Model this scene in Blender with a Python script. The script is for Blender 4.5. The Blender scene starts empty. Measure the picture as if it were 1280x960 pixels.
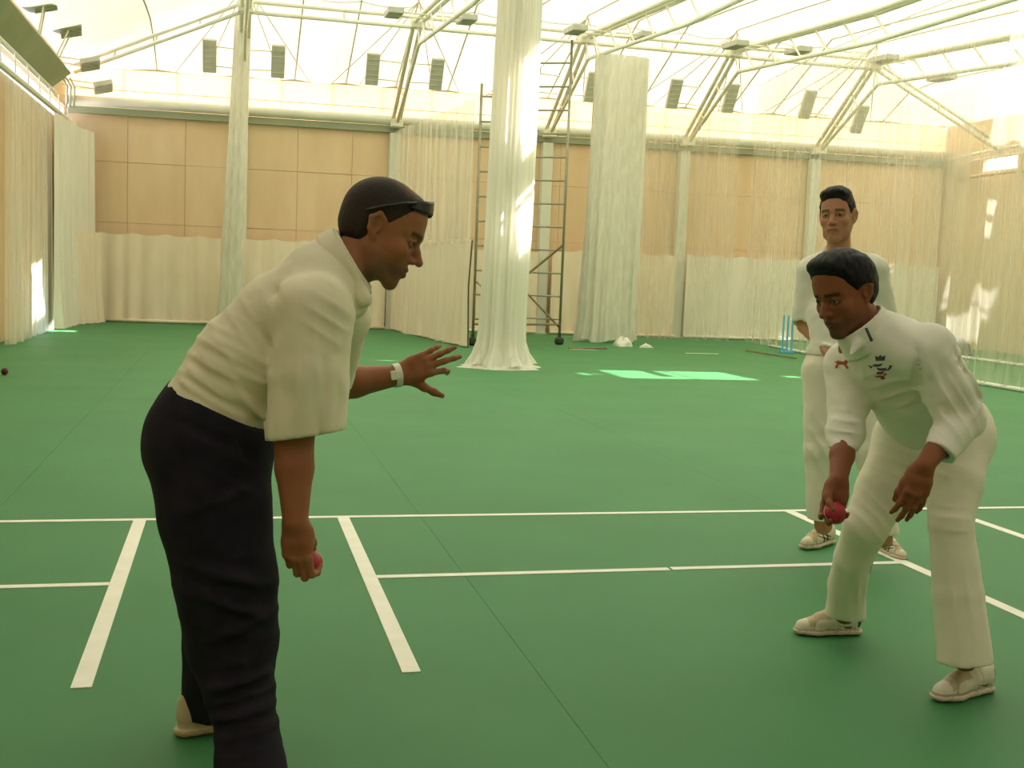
import bpy, bmesh, math, random
import numpy as np
from mathutils import Vector, Matrix
from mathutils.bvhtree import BVHTree

sc = bpy.context.scene
COL = sc.collection

# ------------------------------------------------------------------ camera
CAM_LOC = Vector((-0.561, -4.470, 1.2385))
CAM_R = ((0.97012, -0.23926, 0.03889), (-0.01441, 0.10334, 0.99454), (0.24197, 0.96543, -0.09674))   # right, up, forward
cam_data = bpy.data.cameras.new('camera')
cam = bpy.data.objects.new('camera', cam_data); COL.objects.link(cam)
r_, u_, f_ = [Vector(v) for v in CAM_R]
cam.matrix_world = Matrix(((r_.x, u_.x, -f_.x, CAM_LOC.x), (r_.y, u_.y, -f_.y, CAM_LOC.y), (r_.z, u_.z, -f_.z, CAM_LOC.z), (0, 0, 0, 1)))
cam_data.sensor_width = 36.0
cam_data.lens = 1420.0 / 1280.0 * 36.0
cam_data.clip_start = 0.05; cam_data.clip_end = 300
sc.camera = cam

# ------------------------------------------------------------------ sky, sun, exposure
world = bpy.data.worlds.new('world'); sc.world = world; world.use_nodes = True
wn = world.node_tree; wn.nodes.clear()
w_out = wn.nodes.new('ShaderNodeOutputWorld'); w_bg = wn.nodes.new('ShaderNodeBackground'); w_sky = wn.nodes.new('ShaderNodeTexSky')
w_sky.sky_type = 'NISHITA'; w_sky.sun_disc = False; w_sky.sun_elevation = math.radians(48); w_sky.sun_rotation = math.radians(80)
w_sky.air_density = 1.0; w_sky.dust_density = 2.5
w_bg.inputs['Strength'].default_value = 0.6
wn.links.new(w_sky.outputs[0], w_bg.inputs['Color']); wn.links.new(w_bg.outputs[0], w_out.inputs['Surface'])

SUN_DIR = Vector((1.0, -0.30, 1.0)).normalized()        # towards the sun: from the right, 45 degrees up
sun_data = bpy.data.lights.new('sun', 'SUN'); sun_data.energy = 30.0; sun_data.angle = math.radians(0.6); sun_data.color = (1.0, 0.975, 0.93)
sun = bpy.data.objects.new('sun', sun_data); COL.objects.link(sun)
sun.rotation_euler = SUN_DIR.to_track_quat('Z', 'Y').to_euler(); sun.location = (30, 10, 30)

sc.view_settings.view_transform = 'Standard'; sc.view_settings.look = 'None'
sc.view_settings.exposure = 0.0; sc.view_settings.gamma = 1.0; sc.view_settings.use_curve_mapping = False
try:
    sc.cycles.max_bounces = 10; sc.cycles.diffuse_bounces = 6; sc.cycles.transparent_max_bounces = 32
except Exception: pass

# ------------------------------------------------------------------ materials
MATS = {}
def nodes_of(name):
    m = bpy.data.materials.new(name); m.use_nodes = True; MATS[name] = m
    nt = m.node_tree; nt.nodes.clear()
    return m, nt, nt.nodes.new, nt.links.new
def coords(nt, scale=(1, 1, 1), kind='Object'):
    tc = nt.nodes.new('ShaderNodeTexCoord'); mp = nt.nodes.new('ShaderNodeMapping'); mp.inputs['Scale'].default_value = scale
    nt.links.new(tc.outputs[kind], mp.inputs['Vector']); return mp.outputs['Vector']
def noise(nt, vec, scale, detail=3.0):
    n = nt.nodes.new('ShaderNodeTexNoise'); n.inputs['Scale'].default_value = scale; n.inputs['Detail'].default_value = detail
    nt.links.new(vec, n.inputs['Vector']); return n.outputs['Fac']
def ramp(nt, fac, c0, c1, p0=0.3, p1=0.7):
    r = nt.nodes.new('ShaderNodeValToRGB'); r.color_ramp.elements[0].position = p0; r.color_ramp.elements[1].position = p1
    r.color_ramp.elements[0].color = (*c0, 1); r.color_ramp.elements[1].color = (*c1, 1)
    nt.links.new(fac, r.inputs[0]); return r.outputs[0]
def bump(nt, fac, strength, dist):
    b = nt.nodes.new('ShaderNodeBump'); b.inputs['Strength'].default_value = strength; b.inputs['Distance'].default_value = dist
    nt.links.new(fac, b.inputs['Height']); return b.outputs[0]
def mat(name, c0, c1=None, scale=6, stretch=(1, 1, 1), rough=0.7, bumpd=0.0, bscale=None, metallic=0.0, spec=0.3, vcol=False, sheen=0.0, sss=0.0):
    m, nt, N, L = nodes_of(name)
    out = N('ShaderNodeOutputMaterial'); p = N('ShaderNodeBsdfPrincipled'); L(p.outputs[0], out.inputs[0])
    p.inputs['Roughness'].default_value = rough; p.inputs['Metallic'].default_value = metallic
    p.inputs['Specular IOR Level'].default_value = spec
    if sheen: p.inputs['Sheen Weight'].default_value = sheen
    v = coords(nt, stretch); f = noise(nt, v, scale)
    c1 = c1 or c0
    col = ramp(nt, f, c0, c1)
    if vcol:
        at = N('ShaderNodeAttribute'); at.attribute_name = 'Col'
        mx = N('ShaderNodeMix'); mx.data_type = 'RGBA'; mx.blend_type = 'MULTIPLY'; mx.inputs[0].default_value = 1.0
        L(at.outputs['Color'], mx.inputs[6]); L(col, mx.inputs[7]); col = mx.outputs[2]
    L(col, p.inputs['Base Color'])
    if sss:
        p.inputs['Subsurface Weight'].default_value = sss; p.inputs['Subsurface Radius'].default_value = (0.012, 0.005, 0.003); p.inputs['Subsurface Scale'].default_value = 0.4
    if bumpd:
        L(bump(nt, noise(nt, v, bscale or scale * 4, 4), 0.6, bumpd), p.inputs['Normal'])
    return m
def net_mat(name, alpha_lo, alpha_hi, color, streak=14):
    # fine netting: the cords are far below a pixel, so coverage is a share of the surface
    m, nt, N, L = nodes_of(name)
    out = N('ShaderNodeOutputMaterial'); mix = N('ShaderNodeMixShader'); tr = N('ShaderNodeBsdfTransparent')
    df = N('ShaderNodeBsdfDiffuse'); tl = N('ShaderNodeBsdfTranslucent'); m2 = N('ShaderNodeMixShader'); m2.inputs[0].default_value = 0.35
    df.inputs[0].default_value = (*color, 1); tl.inputs[0].default_value = (*color, 1)
    L(df.outputs[0], m2.inputs[1]); L(tl.outputs[0], m2.inputs[2])
    f = noise(nt, coords(nt, (1, 1, 0.02)), streak, 3)
    mr = N('ShaderNodeMapRange'); mr.inputs[1].default_value = 0.3; mr.inputs[2].default_value = 0.7; mr.inputs[3].default_value = alpha_lo; mr.inputs[4].default_value = alpha_hi
    L(f, mr.inputs[0]); L(mr.outputs[0], mix.inputs[0])
    L(tr.outputs[0], mix.inputs[1]); L(m2.outputs[0], mix.inputs[2]); L(mix.outputs[0], out.inputs[0])
    return m
def membrane_mat(name, refl, trans):
    m, nt, N, L = nodes_of(name)
    out = N('ShaderNodeOutputMaterial'); add = N('ShaderNodeAddShader'); df = N('ShaderNodeBsdfDiffuse'); tl = N('ShaderNodeBsdfTranslucent')
    f = noise(nt, coords(nt, (1, 1, 1)), 0.5, 2)
    L(ramp(nt, f, tuple(c * 0.86 for c in trans), trans), tl.inputs[0]); df.inputs[0].default_value = (*refl, 1)
    L(df.outputs[0], add.inputs[0]); L(tl.outputs[0], add.inputs[1]); L(add.outputs[0], out.inputs[0])
    return m

membrane_mat('membrane', (0.55, 0.53, 0.45), (0.185, 0.176, 0.130))
membrane_mat('membrane_dimmed', (0.50, 0.48, 0.42), (0.06, 0.058, 0.047))  # dimmer membrane added over the unseen near roof to darken the foreground
membrane_mat('membrane_strip', (0.86, 0.77, 0.64), (0.62, 0.54, 0.42))
mat('seam', (0.62, 0.56, 0.42), (0.66, 0.6, 0.46), 3)
mat('floor_green', (0.044, 0.196, 0.066), (0.056, 0.228, 0.082), 1.2, rough=0.58, bumpd=0.0006, bscale=900, spec=0.30)
mat('floor_base', (0.07, 0.30, 0.09), rough=0.8)
mat('line_white', (0.86, 0.82, 0.72), (0.93, 0.9, 0.82), 9, rough=0.6)
mat('plywood', (0.74, 0.54, 0.33), (0.82, 0.62, 0.40), 2.2, (1, 1, 0.25), rough=0.75, bumpd=0.001)
mat('joint_timber', (0.55, 0.38, 0.22), rough=0.8)
mat('canvas', (0.84, 0.70, 0.53), (0.90, 0.77, 0.60), 5, (1, 1, 0.3), rough=0.9, bumpd=0.004, bscale=9, spec=0.1)
mat('canvas_grey', (0.80, 0.74, 0.62), (0.86, 0.80, 0.68), 4, (1, 1, 0.3), rough=0.9, spec=0.1)
mat('paint_white', (0.68, 0.68, 0.57), (0.75, 0.75, 0.64), 2, rough=0.45)
mat('paint_grey_green', (0.33, 0.36, 0.25), (0.38, 0.41, 0.29), 2, rough=0.5)
mat('truss_paint', (0.82, 0.79, 0.67), (0.87, 0.84, 0.72), 2, rough=0.4)
mat('flood_grey', (0.52, 0.51, 0.42), (0.60, 0.59, 0.50), 6, rough=0.45)
mat('duct_green', (0.26, 0.30, 0.16), (0.34, 0.37, 0.22), 1.5, rough=0.5)
mat('scaffold_metal', (0.30, 0.28, 0.20), (0.38, 0.36, 0.27), 12, rough=0.4, metallic=0.5)
mat('brace_brown', (0.20, 0.15, 0.08), (0.28, 0.21, 0.12), 12, rough=0.5)
mat('dark_wheel', (0.04, 0.05, 0.03), rough=0.6)
mat('dark_cable', (0.10, 0.09, 0.06), rough=0.6)
mat('blue_plastic', (0.10, 0.42, 0.62), (0.14, 0.48, 0.68), 5, rough=0.4)
mat('leather_red', (0.38, 0.015, 0.03), (0.48, 0.02, 0.045), 60, rough=0.42, spec=0.5)
mat('leather_dark', (0.05, 0.014, 0.008), (0.08, 0.02, 0.012), 60, rough=0.5)
mat('stitch', (0.75, 0.6, 0.5), rough=0.7)
mat('white_cloth_item', (0.82, 0.80, 0.72), (0.75, 0.72, 0.62), 20, rough=0.8)
mat('dark_bag', (0.04, 0.045, 0.04), (0.09, 0.08, 0.06), 20, rough=0.7)
mat('back_wall_paint', (0.60, 0.47, 0.32), (0.66, 0.53, 0.38), 2, rough=0.8)
mat('concrete', (0.62, 0.60, 0.56), (0.70, 0.68, 0.64), 3, rough=0.9)
net_mat('netting', 0.25, 0.6, (0.90, 0.85, 0.73), 10)
net_mat('netting_gathered', 0.78, 0.98, (0.96, 0.93, 0.84), 16)
net_mat('netting_fine', 0.16, 0.40, (0.86, 0.82, 0.70), 9)

# ------------------------------------------------------------------ mesh helpers
class MB:
    def __init__(s): s.v = []; s.f = []
    def add(s, vs, fs):
        o = len(s.v); s.v += [tuple(v) for v in vs]; s.f += [tuple(i + o for i in f) for f in fs]; return s
    def box(s, lo, hi):
        x0, y0, z0 = lo; x1, y1, z1 = hi
        return s.add([(x0, y0, z0), (x1, y0, z0), (x1, y1, z0), (x0, y1, z0), (x0, y0, z1), (x1, y0, z1), (x1, y1, z1), (x0, y1, z1)],
                     [(0, 3, 2, 1), (4, 5, 6, 7), (0, 1, 5, 4), (1, 2, 6, 5), (2, 3, 7, 6), (3, 0, 4, 7)])
    def obox(s, c, ax, ay, az, hx, hy, hz):
        c = Vector(c); ax = Vector(ax).normalized() * hx; ay = Vector(ay).normalized() * hy; az = Vector(az).normalized() * hz
        P = [c + ax * a + ay * b + az * d for d in (-1, 1) for (a, b) in ((-1, -1), (1, -1), (1, 1), (-1, 1))]
        return s.add(P, [(0, 3, 2, 1), (4, 5, 6, 7), (0, 1, 5, 4), (1, 2, 6, 5), (2, 3, 7, 6), (3, 0, 4, 7)])
    def tube(s, pts, r, n=8, cap=True):
        pts = [Vector(p) for p in pts]; rs = r if isinstance(r, (list, tuple)) else [r] * len(pts)
        ring = []; up = None
        for i, p in enumerate(pts):
            d = (pts[min(i + 1, len(pts) - 1)] - pts[max(i - 1, 0)]).normalized()
            if up is None:
                up = Vector((0, 0, 1)) if abs(d.z) < 0.9 else Vector((1, 0, 0))
            a = d.cross(up).normalized(); b = a.cross(d).normalized(); up = b
            ring.append([p + (a * math.cos(2 * math.pi * k / n) + b * math.sin(2 * math.pi * k / n)) * rs[i] for k in range(n)])
        V = [v for q in ring for v in q]; F = []
        for i in range(len(pts) - 1):
            for k in range(n):
                F.append((i * n + k, i * n + (k + 1) % n, (i + 1) * n + (k + 1) % n, (i + 1) * n + k))
        if cap:
            F.append(tuple(range(n))[::-1]); F.append(tuple((len(pts) - 1) * n + k for k in range(n)))
        return s.add(V, F)
    def grid(s, fn, nu, nv):
        V = [fn(i / nu, j / nv) for j in range(nv + 1) for i in range(nu + 1)]
        F = [(j * (nu + 1) + i, j * (nu + 1) + i + 1, (j + 1) * (nu + 1) + i + 1, (j + 1) * (nu + 1) + i) for j in range(nv) for i in range(nu)]
        return s.add(V, F)
    def lathe(s, c, prof, n=16, axis='z'):
        c = Vector(c); V = []; F = []
        for (r, h) in prof:
            for k in range(n):
                a = 2 * math.pi * k / n; V.append(c + Vector((r * math.cos(a), r * math.sin(a), h)))
        for i in range(len(prof) - 1):
            for k in range(n): F.append((i * n + k, i * n + (k + 1) % n, (i + 1) * n + (k + 1) % n, (i + 1) * n + k))
        F.append(tuple(range(n))[::-1]); F.append(tuple((len(prof) - 1) * n + k for k in range(n)))
        return s.add(V, F)
def wpos(o):
    p = Vector((0, 0, 0))
    while o is not None: p += o.location; o = o.parent
    return p
def obj(name, mb, m, parent=None, loc=None, smooth=False, bevel=0.0):
    off = wpos(parent) if parent is not None else Vector((0, 0, 0))
    l = Vector(loc) if loc is not None else off
    me = bpy.data.meshes.new(name)
    me.from_pydata([tuple(Vector(v) - l) for v in mb.v], [], mb.f); me.update()
    if smooth: me.polygons.foreach_set('use_smooth', [True] * len(me.polygons))
    me.materials.append(MATS[m] if isinstance(m, str) else m)
    o = bpy.data.objects.new(name, me); COL.objects.link(o); o.location = l - off
    if parent is not None: o.parent = parent
    if bevel:
        b = o.modifiers.new('bevel', 'BEVEL'); b.width = bevel; b.segments = 2
    return o
def empty(name, loc):
    o = bpy.data.objects.new(name, None); COL.objects.link(o); o.location = loc; o.empty_display_size = 0.1; return o
def tag(o, label=None, cat=None, group=None, kind=None):
    if label: o['label'] = label
    if cat: o['category'] = cat
    if group: o['group'] = group
    if kind: o['kind'] = kind
    return o
def copy_tree(o, parent=None):
    c = o.copy(); COL.objects.link(c)
    if parent is not None: c.parent = parent
    for ch in list(o.children): copy_tree(ch, c)
    return c
def lerp(a, b, t): return a + (b - a) * t
rnd = random.Random(5)
# ------------------------------------------------------------------ the hall
XL, XR = -3.62, 15.0                  # left and right walls
def YW(x): return 19.25 - (x - XL) / (XR - XL) * 0.85     # the far wall runs slightly askew
YB = -9.0                             # wall behind the camera
HB = 4.05; HT = 4.9                   # wall beam, top of the fabric strip
FX = [-0.37, 2.64, 5.80, 8.80, 11.80] # roof frames
YK, ZK = 16.3, 5.66                   # knee of the frames
# floor with carpet rolls and crease lines
fl = obj('floor', MB().box((XL - 1.6, YB - 0.3, -0.12), (XR + 0.3, 20.2, -0.006)), 'floor_base'); tag(fl, kind='structure')
xs = [XL - 0.05 + 2.03 * k for k in range(10)]
for a in xs:
    b = min(a + 2.0285, XR + 0.05)
    obj('carpet_roll', MB().box((a, YB, -0.006), (b, YW(a) + 0.2, 0.0)), 'floor_green', fl)
CW, CG, CD = 2.43, 0.962, 1.12        # crease width, gap between pitches, popping to bowling crease
LW = 0.048
def line(x0, y0, x1, y1, w=LW, y_w=False):
    if abs(x1 - x0) > abs(y1 - y0): mb = MB().box((min(x0, x1), y0 - w / 2, 0.0), (max(x0, x1), y0 + w / 2, 0.003))
    else: mb = MB().box((x0 - w / 2, min(y0, y1), 0.0), (x0 + w / 2, max(y0, y1), 0.003))
    return obj('crease_line', mb, 'line_white', fl)
line(-3.5, CD, 11.0, CD, 0.042)
for px in (-CG - CW - CG, -CG - CW, -CG, 0, CW, CW + CG, 2 * CW + CG):
    line(px, -1.10, px, CD - 0.022, 0.058)
line(-CG - CW + 0.03, 0, -CG - 0.03, 0, 0.042)
line(0.03, 0, 1.285, 0, 0.042); line(1.30, 0.006, CW - 0.03, 0.006, 0.042); line(CW + CG + 0.03, 0, 2 * CW + CG - 0.03, 0, 0.042)
line(7.0, 13.6, 7.6, 13.6, 0.05); line(5.0, 13.9, 5.5, 13.9, 0.05)
line(2.75, 17.2, 2.75, 18.4, 0.06)

# far wall: plywood sheets in two rows on studs, with gaps between
wf = obj('wall_far', MB().add([(XL - .1, YW(XL) + .06, 0), (XR + .1, YW(XR) + .06, 0), (XR + .1, YW(XR) + .16, 0), (XL - .1, YW(XL) + .16, 0),
                               (XL - .1, YW(XL) + .06, HB + .05), (XR + .1, YW(XR) + .06, HB + .05), (XR + .1, YW(XR) + .16, HB + .05), (XL - .1, YW(XL) + .16, HB + .05)],
                              [(0, 3, 2, 1), (4, 5, 6, 7), (0, 1, 5, 4), (1, 2, 6, 5), (2, 3, 7, 6), (3, 0, 4, 7)]), 'joint_timber'); tag(wf, kind='structure')
def wall_piece(name, x0, x1, z0, z1, front, back, m, parent):
    mb = MB(); P = []
    for z in (z0, z1):
        P += [(x0, YW(x0) - front, z), (x1, YW(x1) - front, z), (x1, YW(x1) + back, z), (x0, YW(x0) + back, z)]
    mb.add(P, [(0, 3, 2, 1), (4, 5, 6, 7), (0, 1, 5, 4), (1, 2, 6, 5), (2, 3, 7, 6), (3, 0, 4, 7)])
    return obj(name, mb, m, parent)
pw = 1.085; x = XL
while x < XR - 0.05:
    x1 = min(x + pw, XR)
    for (z0, z1) in ((0.0, 0.95), (0.956, 1.93), (1.936, 3.10), (3.106, HB)):
        wall_piece('plywood_panel', x, x1 - 0.006, z0, z1, rnd.uniform(-0.004, 0.006), 0.06, 'plywood', wf)
    x = x1
# beam on top of the far wall: pale tube over a grey-green channel
tb = obj('trim_1', MB().tube([(XL, YW(XL) - .12, HB + .17), (XR, YW(XR) - .12, HB + .17)], 0.095, 12), 'paint_white', smooth=True); tag(tb, kind='structure')
tg = wall_piece('trim_2', XL, XR, HB - 0.06, HB + 0.07, 0.10, 0.05, 'paint_grey_green', None); tag(tg, kind='structure')
tr = obj('trim_3', MB().tube([(XL, YW(XL) - .15, HB + .40), (XR, YW(XR) - .15, HB + .40)], 0.012, 6), 'truss_paint'); tag(tr, kind='structure')
# strip of fabric above the beam, one panel to a bay
st = wall_piece('wall_upper', XL, XR, HB + 0.05, HB + 0.06, 0.0, 0.04, 'seam', None); tag(st, kind='structure')
x = XL
while x < XR - 0.05:
    x1 = min(x + 1.0, XR)
    wall_piece('fabric_panel', x, x1, HB + 0.06, HT, 0.0, 0.02, 'membrane_strip', st); x = x1
rl = obj('edge_cord', MB().tube([(XL, YW(XL) - .02, HT), (XR, YW(XR) - .02, HT)], 0.028, 8), 'seam', st, smooth=True)

# roof membrane, panel by panel; openings over the far part of the hall let the sun through
def roof_z(x, y):
    # outside surface of the membrane: steep near the walls, nearly level inside the knee line
    d = min((YW(x) - y) / (YW(x) - (YK - 0.15)), (y - YB) / 3.0)
    lo, top = HT, ZK + 0.42
    if x < FX[0]: d = min(d, (x - XL) / (FX[0] - XL))
    if x > FX[4]: d = min(d, (XR - x) / (XR - FX[4]))
    d = max(0.0, min(1.0, d))
    z = lerp(lo, top, d)
    if y < YK: z -= min((YK - y) * 0.062, 0.45) * d
    return z
ceil = obj('ceiling', MB().tube([(FX[0], YK + .1, ZK + .40), (FX[4], YK + .1, ZK + .40)], 0.02, 6), 'seam'); tag(ceil, kind='structure')
# openings in the roof, most found from a sunlit patch in the hall (x0, x1, y0, y1, z)
ROOF_HOLES = []
for (x0, x1, y0, y1, z) in ((3.72, 3.98, 9.15, 9.5, 0), (4.2, 4.75, 9.15, 9.95, 0), (4.2, 6.0, 8.85, 9.15, 0), (4.95, 5.95, 9.15, 9.95, 0),
                            (-3.3, -2.8, 15.3, 15.75, 0)):
    t = (5.65 - z); ROOF_HOLES.append((x0 + t, x1 + t, y0 - 0.3 * t, y1 - 0.3 * t))
for (y0, y1, z0, z1) in ((9.85, 10.15, 2.75, 4.05), (9.85, 10.15, 1.55, 2.35)):         # on the gathered net
    ROOF_HOLES.append((3.1 + 5.65 - z1, 3.1 + 5.65 - z0, y0 - 0.3 * (5.65 - z0), y1 - 0.3 * (5.65 - z1)))
ROOF_HOLES.append((-3.42 + 5.65 - .95, -3.42 + 5.65 - .12, 13.9 - 0.3 * 5.1, 14.75 - 0.3 * 5.1))      # added opening: sun patch at the side net's foot stands for bright outdoors
for (y0, y1, z0, z1) in ((8.6, 8.85, 2.25, 2.65), (8.75, 9.6, 1.05, 1.35), (8.5, 8.9, 1.35, 1.68), (9.6, 9.72, 1.35, 1.75)):   # on the lane net
    ROOF_HOLES.append((9.2 + 5.65 - z1, 9.2 + 5.65 - z0, (y0 + y1) / 2 - 0.3 * (5.65 - (z0 + z1) / 2) - (y1 - y0) / 2, (y0 + y1) / 2 - 0.3 * (5.65 - (z0 + z1) / 2) + (y1 - y0) / 2))
ys = sorted(set([YB - .1, -6.0, -3.0, 0.0, 3.0, 11.5, 13.6, YK - 0.15] + [round(v, 3) for h in ROOF_HOLES for v in h[2:]]))
bx = [XL - .2, -2.0, FX[0], 0.63, 1.64, FX[1], 3.7, 4.75, FX[2], 6.8, 7.8, FX[3], 9.8, 10.8, FX[4], 13.4, XR + .2]
def sag_at(x):
    for p, q in zip(bx, bx[1:]):
        if p <= x <= q: return 0.05 * math.sin(math.pi * (x - p) / (q - p))
    return 0.0
def quad_panel(x0, x1, yf0, yf1, n=3, sag=0.05):
    # panel between x0..x1 and the y-functions yf0..yf1
    def fn(u, v):
        x = lerp(x0, x1, u); y = lerp(yf0(x), yf1(x), v)
        return (x, y, roof_z(x, y) - sag_at(x))
    return MB().grid(fn, n, n)
def const(c): return lambda x: c
for i in range(len(bx) - 1):
    a, b = bx[i], bx[i + 1]
    g = -0.004
    for j in range(len(ys) - 1):
        y0, y1 = ys[j], ys[j + 1]
        cuts = [(a, b)]
        for (hx0, hx1, hy0, hy1) in ROOF_HOLES:
            if hy0 < y1 - 1e-6 and hy1 > y0 + 1e-6:
                nc = []
                for (p, q) in cuts:
                    if hx1 <= p or hx0 >= q: nc.append((p, q)); continue
                    if hx0 > p: nc.append((p, hx0))
                    if hx1 < q: nc.append((hx1, q))
                cuts = nc
        for (p, q) in cuts:
            if q - p > 0.02:
                obj('membrane_panel', quad_panel(p + g, q - g, const(y0 + g), const(y1 - g), 6), 'membrane' if y0 > -0.1 else 'membrane_dimmed', ceil, smooth=True)
    obj('membrane_panel', quad_panel(a + g, b - g, const(ys[-1] + g), lambda x: YW(x) - 0.02, 6), 'membrane', ceil, smooth=True)
for xx in bx[1:-1]:
    pts = [(xx, y, roof_z(xx, y) - 0.012) for y in [YW(xx) - .03, YW(xx) - 1.0, YW(xx) - 2.0, YK - 0.1, 14, 12, 10, 8, 5]]
    obj('seam', MB().tube(pts, 0.016, 5), 'seam', ceil)
# fan of welds from each frame head down to the strip
for k, fx in enumerate(FX):
    for dx in (-1.3, -0.75, 0.75, 1.3):
        x2 = fx + dx
        if XL < x2 < XR:
            P = []
            for t in (0, .33, .66, 1):
                xx = lerp(fx, x2, t); yy = lerp(YK - .1, YW(x2) - .03, t); P.append((xx, yy, roof_z(xx, yy) - 0.05))
            obj('weld_line', MB().tube(P, 0.010, 5), 'seam', ceil)
og = obj('floor_outside', MB().box((-60, -20, -0.2), (XL - 1.65, 60, -0.03)), 'concrete'); tag(og, kind='structure')
# other walls
wl = obj('wall_left', MB().box((XL - .16, YB, 0), (XL - .06, 14.1, HB - .3)).box((XL - .16, 15.1, 0), (XL - .06, 19.6, HB - .3)).box((XL - .16, 14.1, 0.9), (XL - .06, 15.1, HB - .3)).box((XL - .16, YB, HB + .05), (XL - .06, 19.6, HT)), 'plywood'); tag(wl, kind='structure')
wr = obj('wall_right', MB().box((XR + .06, YB, 0), (XR + .16, 19, HB - .25)).box((XR + .06, YB, HB + .02), (XR + .16, 19, HT)).box((XR + .06, YB, HB - .25), (XR + .16, 16.0, HB + .02)).box((XR + .06, 17.1, HB - .25), (XR + .16, 19, HB + .02)), 'plywood'); tag(wr, kind='structure')
wb = obj('wall_back', MB().box((XL - .2, YB - .1, 0), (XR + .2, YB, HT)), 'plywood'); tag(wb, kind='structure')
# ------------------------------------------------------------------ roof frames
def bar(a, b, r=0.035, n=8): return MB().tube([a, b], r, n)
ARC = [(YW(3) - .1, HB + .08), (YK, ZK), (11.3, 5.36), (6.0, 5.1), (0.0, 5.1)]
def roof_frame(fx, label):
    y0 = YW(fx) - 0.16
    t = empty('roof_frame', (fx, y0, HB + 0.1))
    tag(t, label, 'roof frame', 'steel roof frames')
    up = [(y0, HB + .12), (YK, ZK), (11.3, ZK - .30), (5.0, ZK - .42), (-4.0, ZK - .42)]
    lo = [(y0 - .22, HB + .1), (YK - .22, ZK - .42), (11.3, ZK - .74), (5.0, ZK - .86), (-4.0, ZK - .86)]
    for s in (-1, 1):
        obj('chord_tube', MB().tube([(fx + s * .065, y, z) for (y, z) in up], 0.042, 8), 'truss_paint', t, smooth=True)
    obj('bottom_chord', MB().tube([(fx, y, z) for (y, z) in lo], 0.036, 8), 'truss_paint', t, smooth=True)
    for a in (0.0, .33, .66, 1.0):
        p = Vector((fx, lerp(up[0][0], up[1][0], a), lerp(up[0][1], up[1][1], a))); q = Vector((fx, lerp(lo[0][0], lo[1][0], a), lerp(lo[0][1], lo[1][1], a)))
        obj('strut', bar(p, q, 0.018, 6), 'truss_paint', t)
    for k in range(6):
        yy = YK - 0.5 - 0.9 * k; zz = ZK - .05 - (YK - yy) * .06
        obj('strut', bar((fx, yy, zz), (fx, yy - .45, zz - .42), 0.018, 6), 'truss_paint', t)
    obj('base_bracket', MB().box((fx - .11, y0 - .28, HB + .02), (fx + .11, y0 + .03, HB + .16)), 'truss_paint', t, bevel=0.01)
    obj('knee_plate', MB().box((fx - .13, YK - .13, ZK - .11), (fx + .13, YK + .13, ZK + .06)), 'truss_paint', t, bevel=0.01)
    return t
FL = ['cream steel roof frame at the far left, half behind the gathered net', 'cream steel roof frame above the stooping coach', 'cream steel roof frame rising behind the scaffold tower',
      'cream steel roof frame right of the broad gathered net', 'cream steel roof frame at far right, meeting the hip tube']
for fx, l in zip(FX, FL): roof_frame(fx, l)
pu = empty('ridge_purlin', (FX[0], YK, ZK)); tag(pu, 'long cream twin tube beam joining the heads of the roof frames', 'beam')
for dz in (-0.09, 0.09):
    obj('tube', bar((FX[0] - .1, YK + .02, ZK + dz), (FX[4] + .1, YK + .02, ZK + dz), 0.036), 'truss_paint', pu, smooth=True)
for k in range(9):
    xx = FX[0] + .2 + k * 1.5
    obj('web_plate', MB().box((xx - .02, YK - .0, ZK - .09), (xx + .02, YK + .04, ZK + .09)), 'truss_paint', pu)
for (nm, lab, A, B) in (('hip_beam', 'sloping twin tube at the far left running from frame head to wall corner', (FX[0], YK, ZK), (XL + .15, 18.9, HT - .12)),
                        ('hip_beam', 'sloping twin tube at the far right running down to the side wall', (FX[4], YK, ZK), (XR - .12, YK - .05, HB + .12))):
    A = Vector(A); B = Vector(B); t = empty(nm, B); tag(t, lab, 'beam')
    for dz in (-0.07, 0.07):
        obj('tube', bar(A + Vector((0, 0, dz)), B + Vector((0, 0, dz)), 0.036), 'truss_paint', t, smooth=True)
    for k in (0.25, 0.5, 0.75):
        P = A.lerp(B, k); obj('web_plate', MB().box(P - Vector((.02, .02, .07)), P + Vector((.02, .02, .07))), 'truss_paint', t)
# tubes along the right wall
t = empty('rail_pair', (XR - .15, 16.0, HB - .2)); tag(t, 'pair of curved tubes along the top of the right wall', 'rail')
obj('tube', MB().tube([(XR - .14, 18.2, HB + .05), (XR - .15, 17, HB + .12), (XR - .14, 15.5, HB + .16), (XR - .14, 12, HB + .16)], 0.04), 'truss_paint', t, smooth=True)
obj('tube', MB().tube([(XR - .14, 18.2, HB - .10), (XR - .15, 17, HB - .02), (XR - .14, 15.5, HB + .0), (XR - .14, 12, HB + .0)], 0.03), 'truss_paint', t, smooth=True)
obj('tube', MB().tube([(XR - .14, 18.2, HB - .37), (XR - .14, 12, HB - .33)], 0.035), 'joint_timber', t, smooth=True)
# wall posts under the frames
for fx, l in zip(FX, ['white wall post at the far left behind the narrow gathered net', "white wall post behind the stooping coach's head", 'white wall post behind the scaffold tower',
                      'white wall post standing clear on the plywood, right of the broad net', 'white wall post far right behind the sheer lane net']):
    t = empty('wall_post', (fx, YW(fx) - .12, 0)); tag(t, l, 'post', 'white wall posts')
    obj('shaft', MB().box((fx - .11, YW(fx) - .22, 0.012), (fx + .11, YW(fx) - .02, HB - .08)), 'paint_white', t, bevel=0.012)
    obj('base_plate', MB().box((fx - .16, YW(fx) - .26, 0), (fx + .16, YW(fx) - .01, 0.014)), 'paint_white', t)
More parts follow.
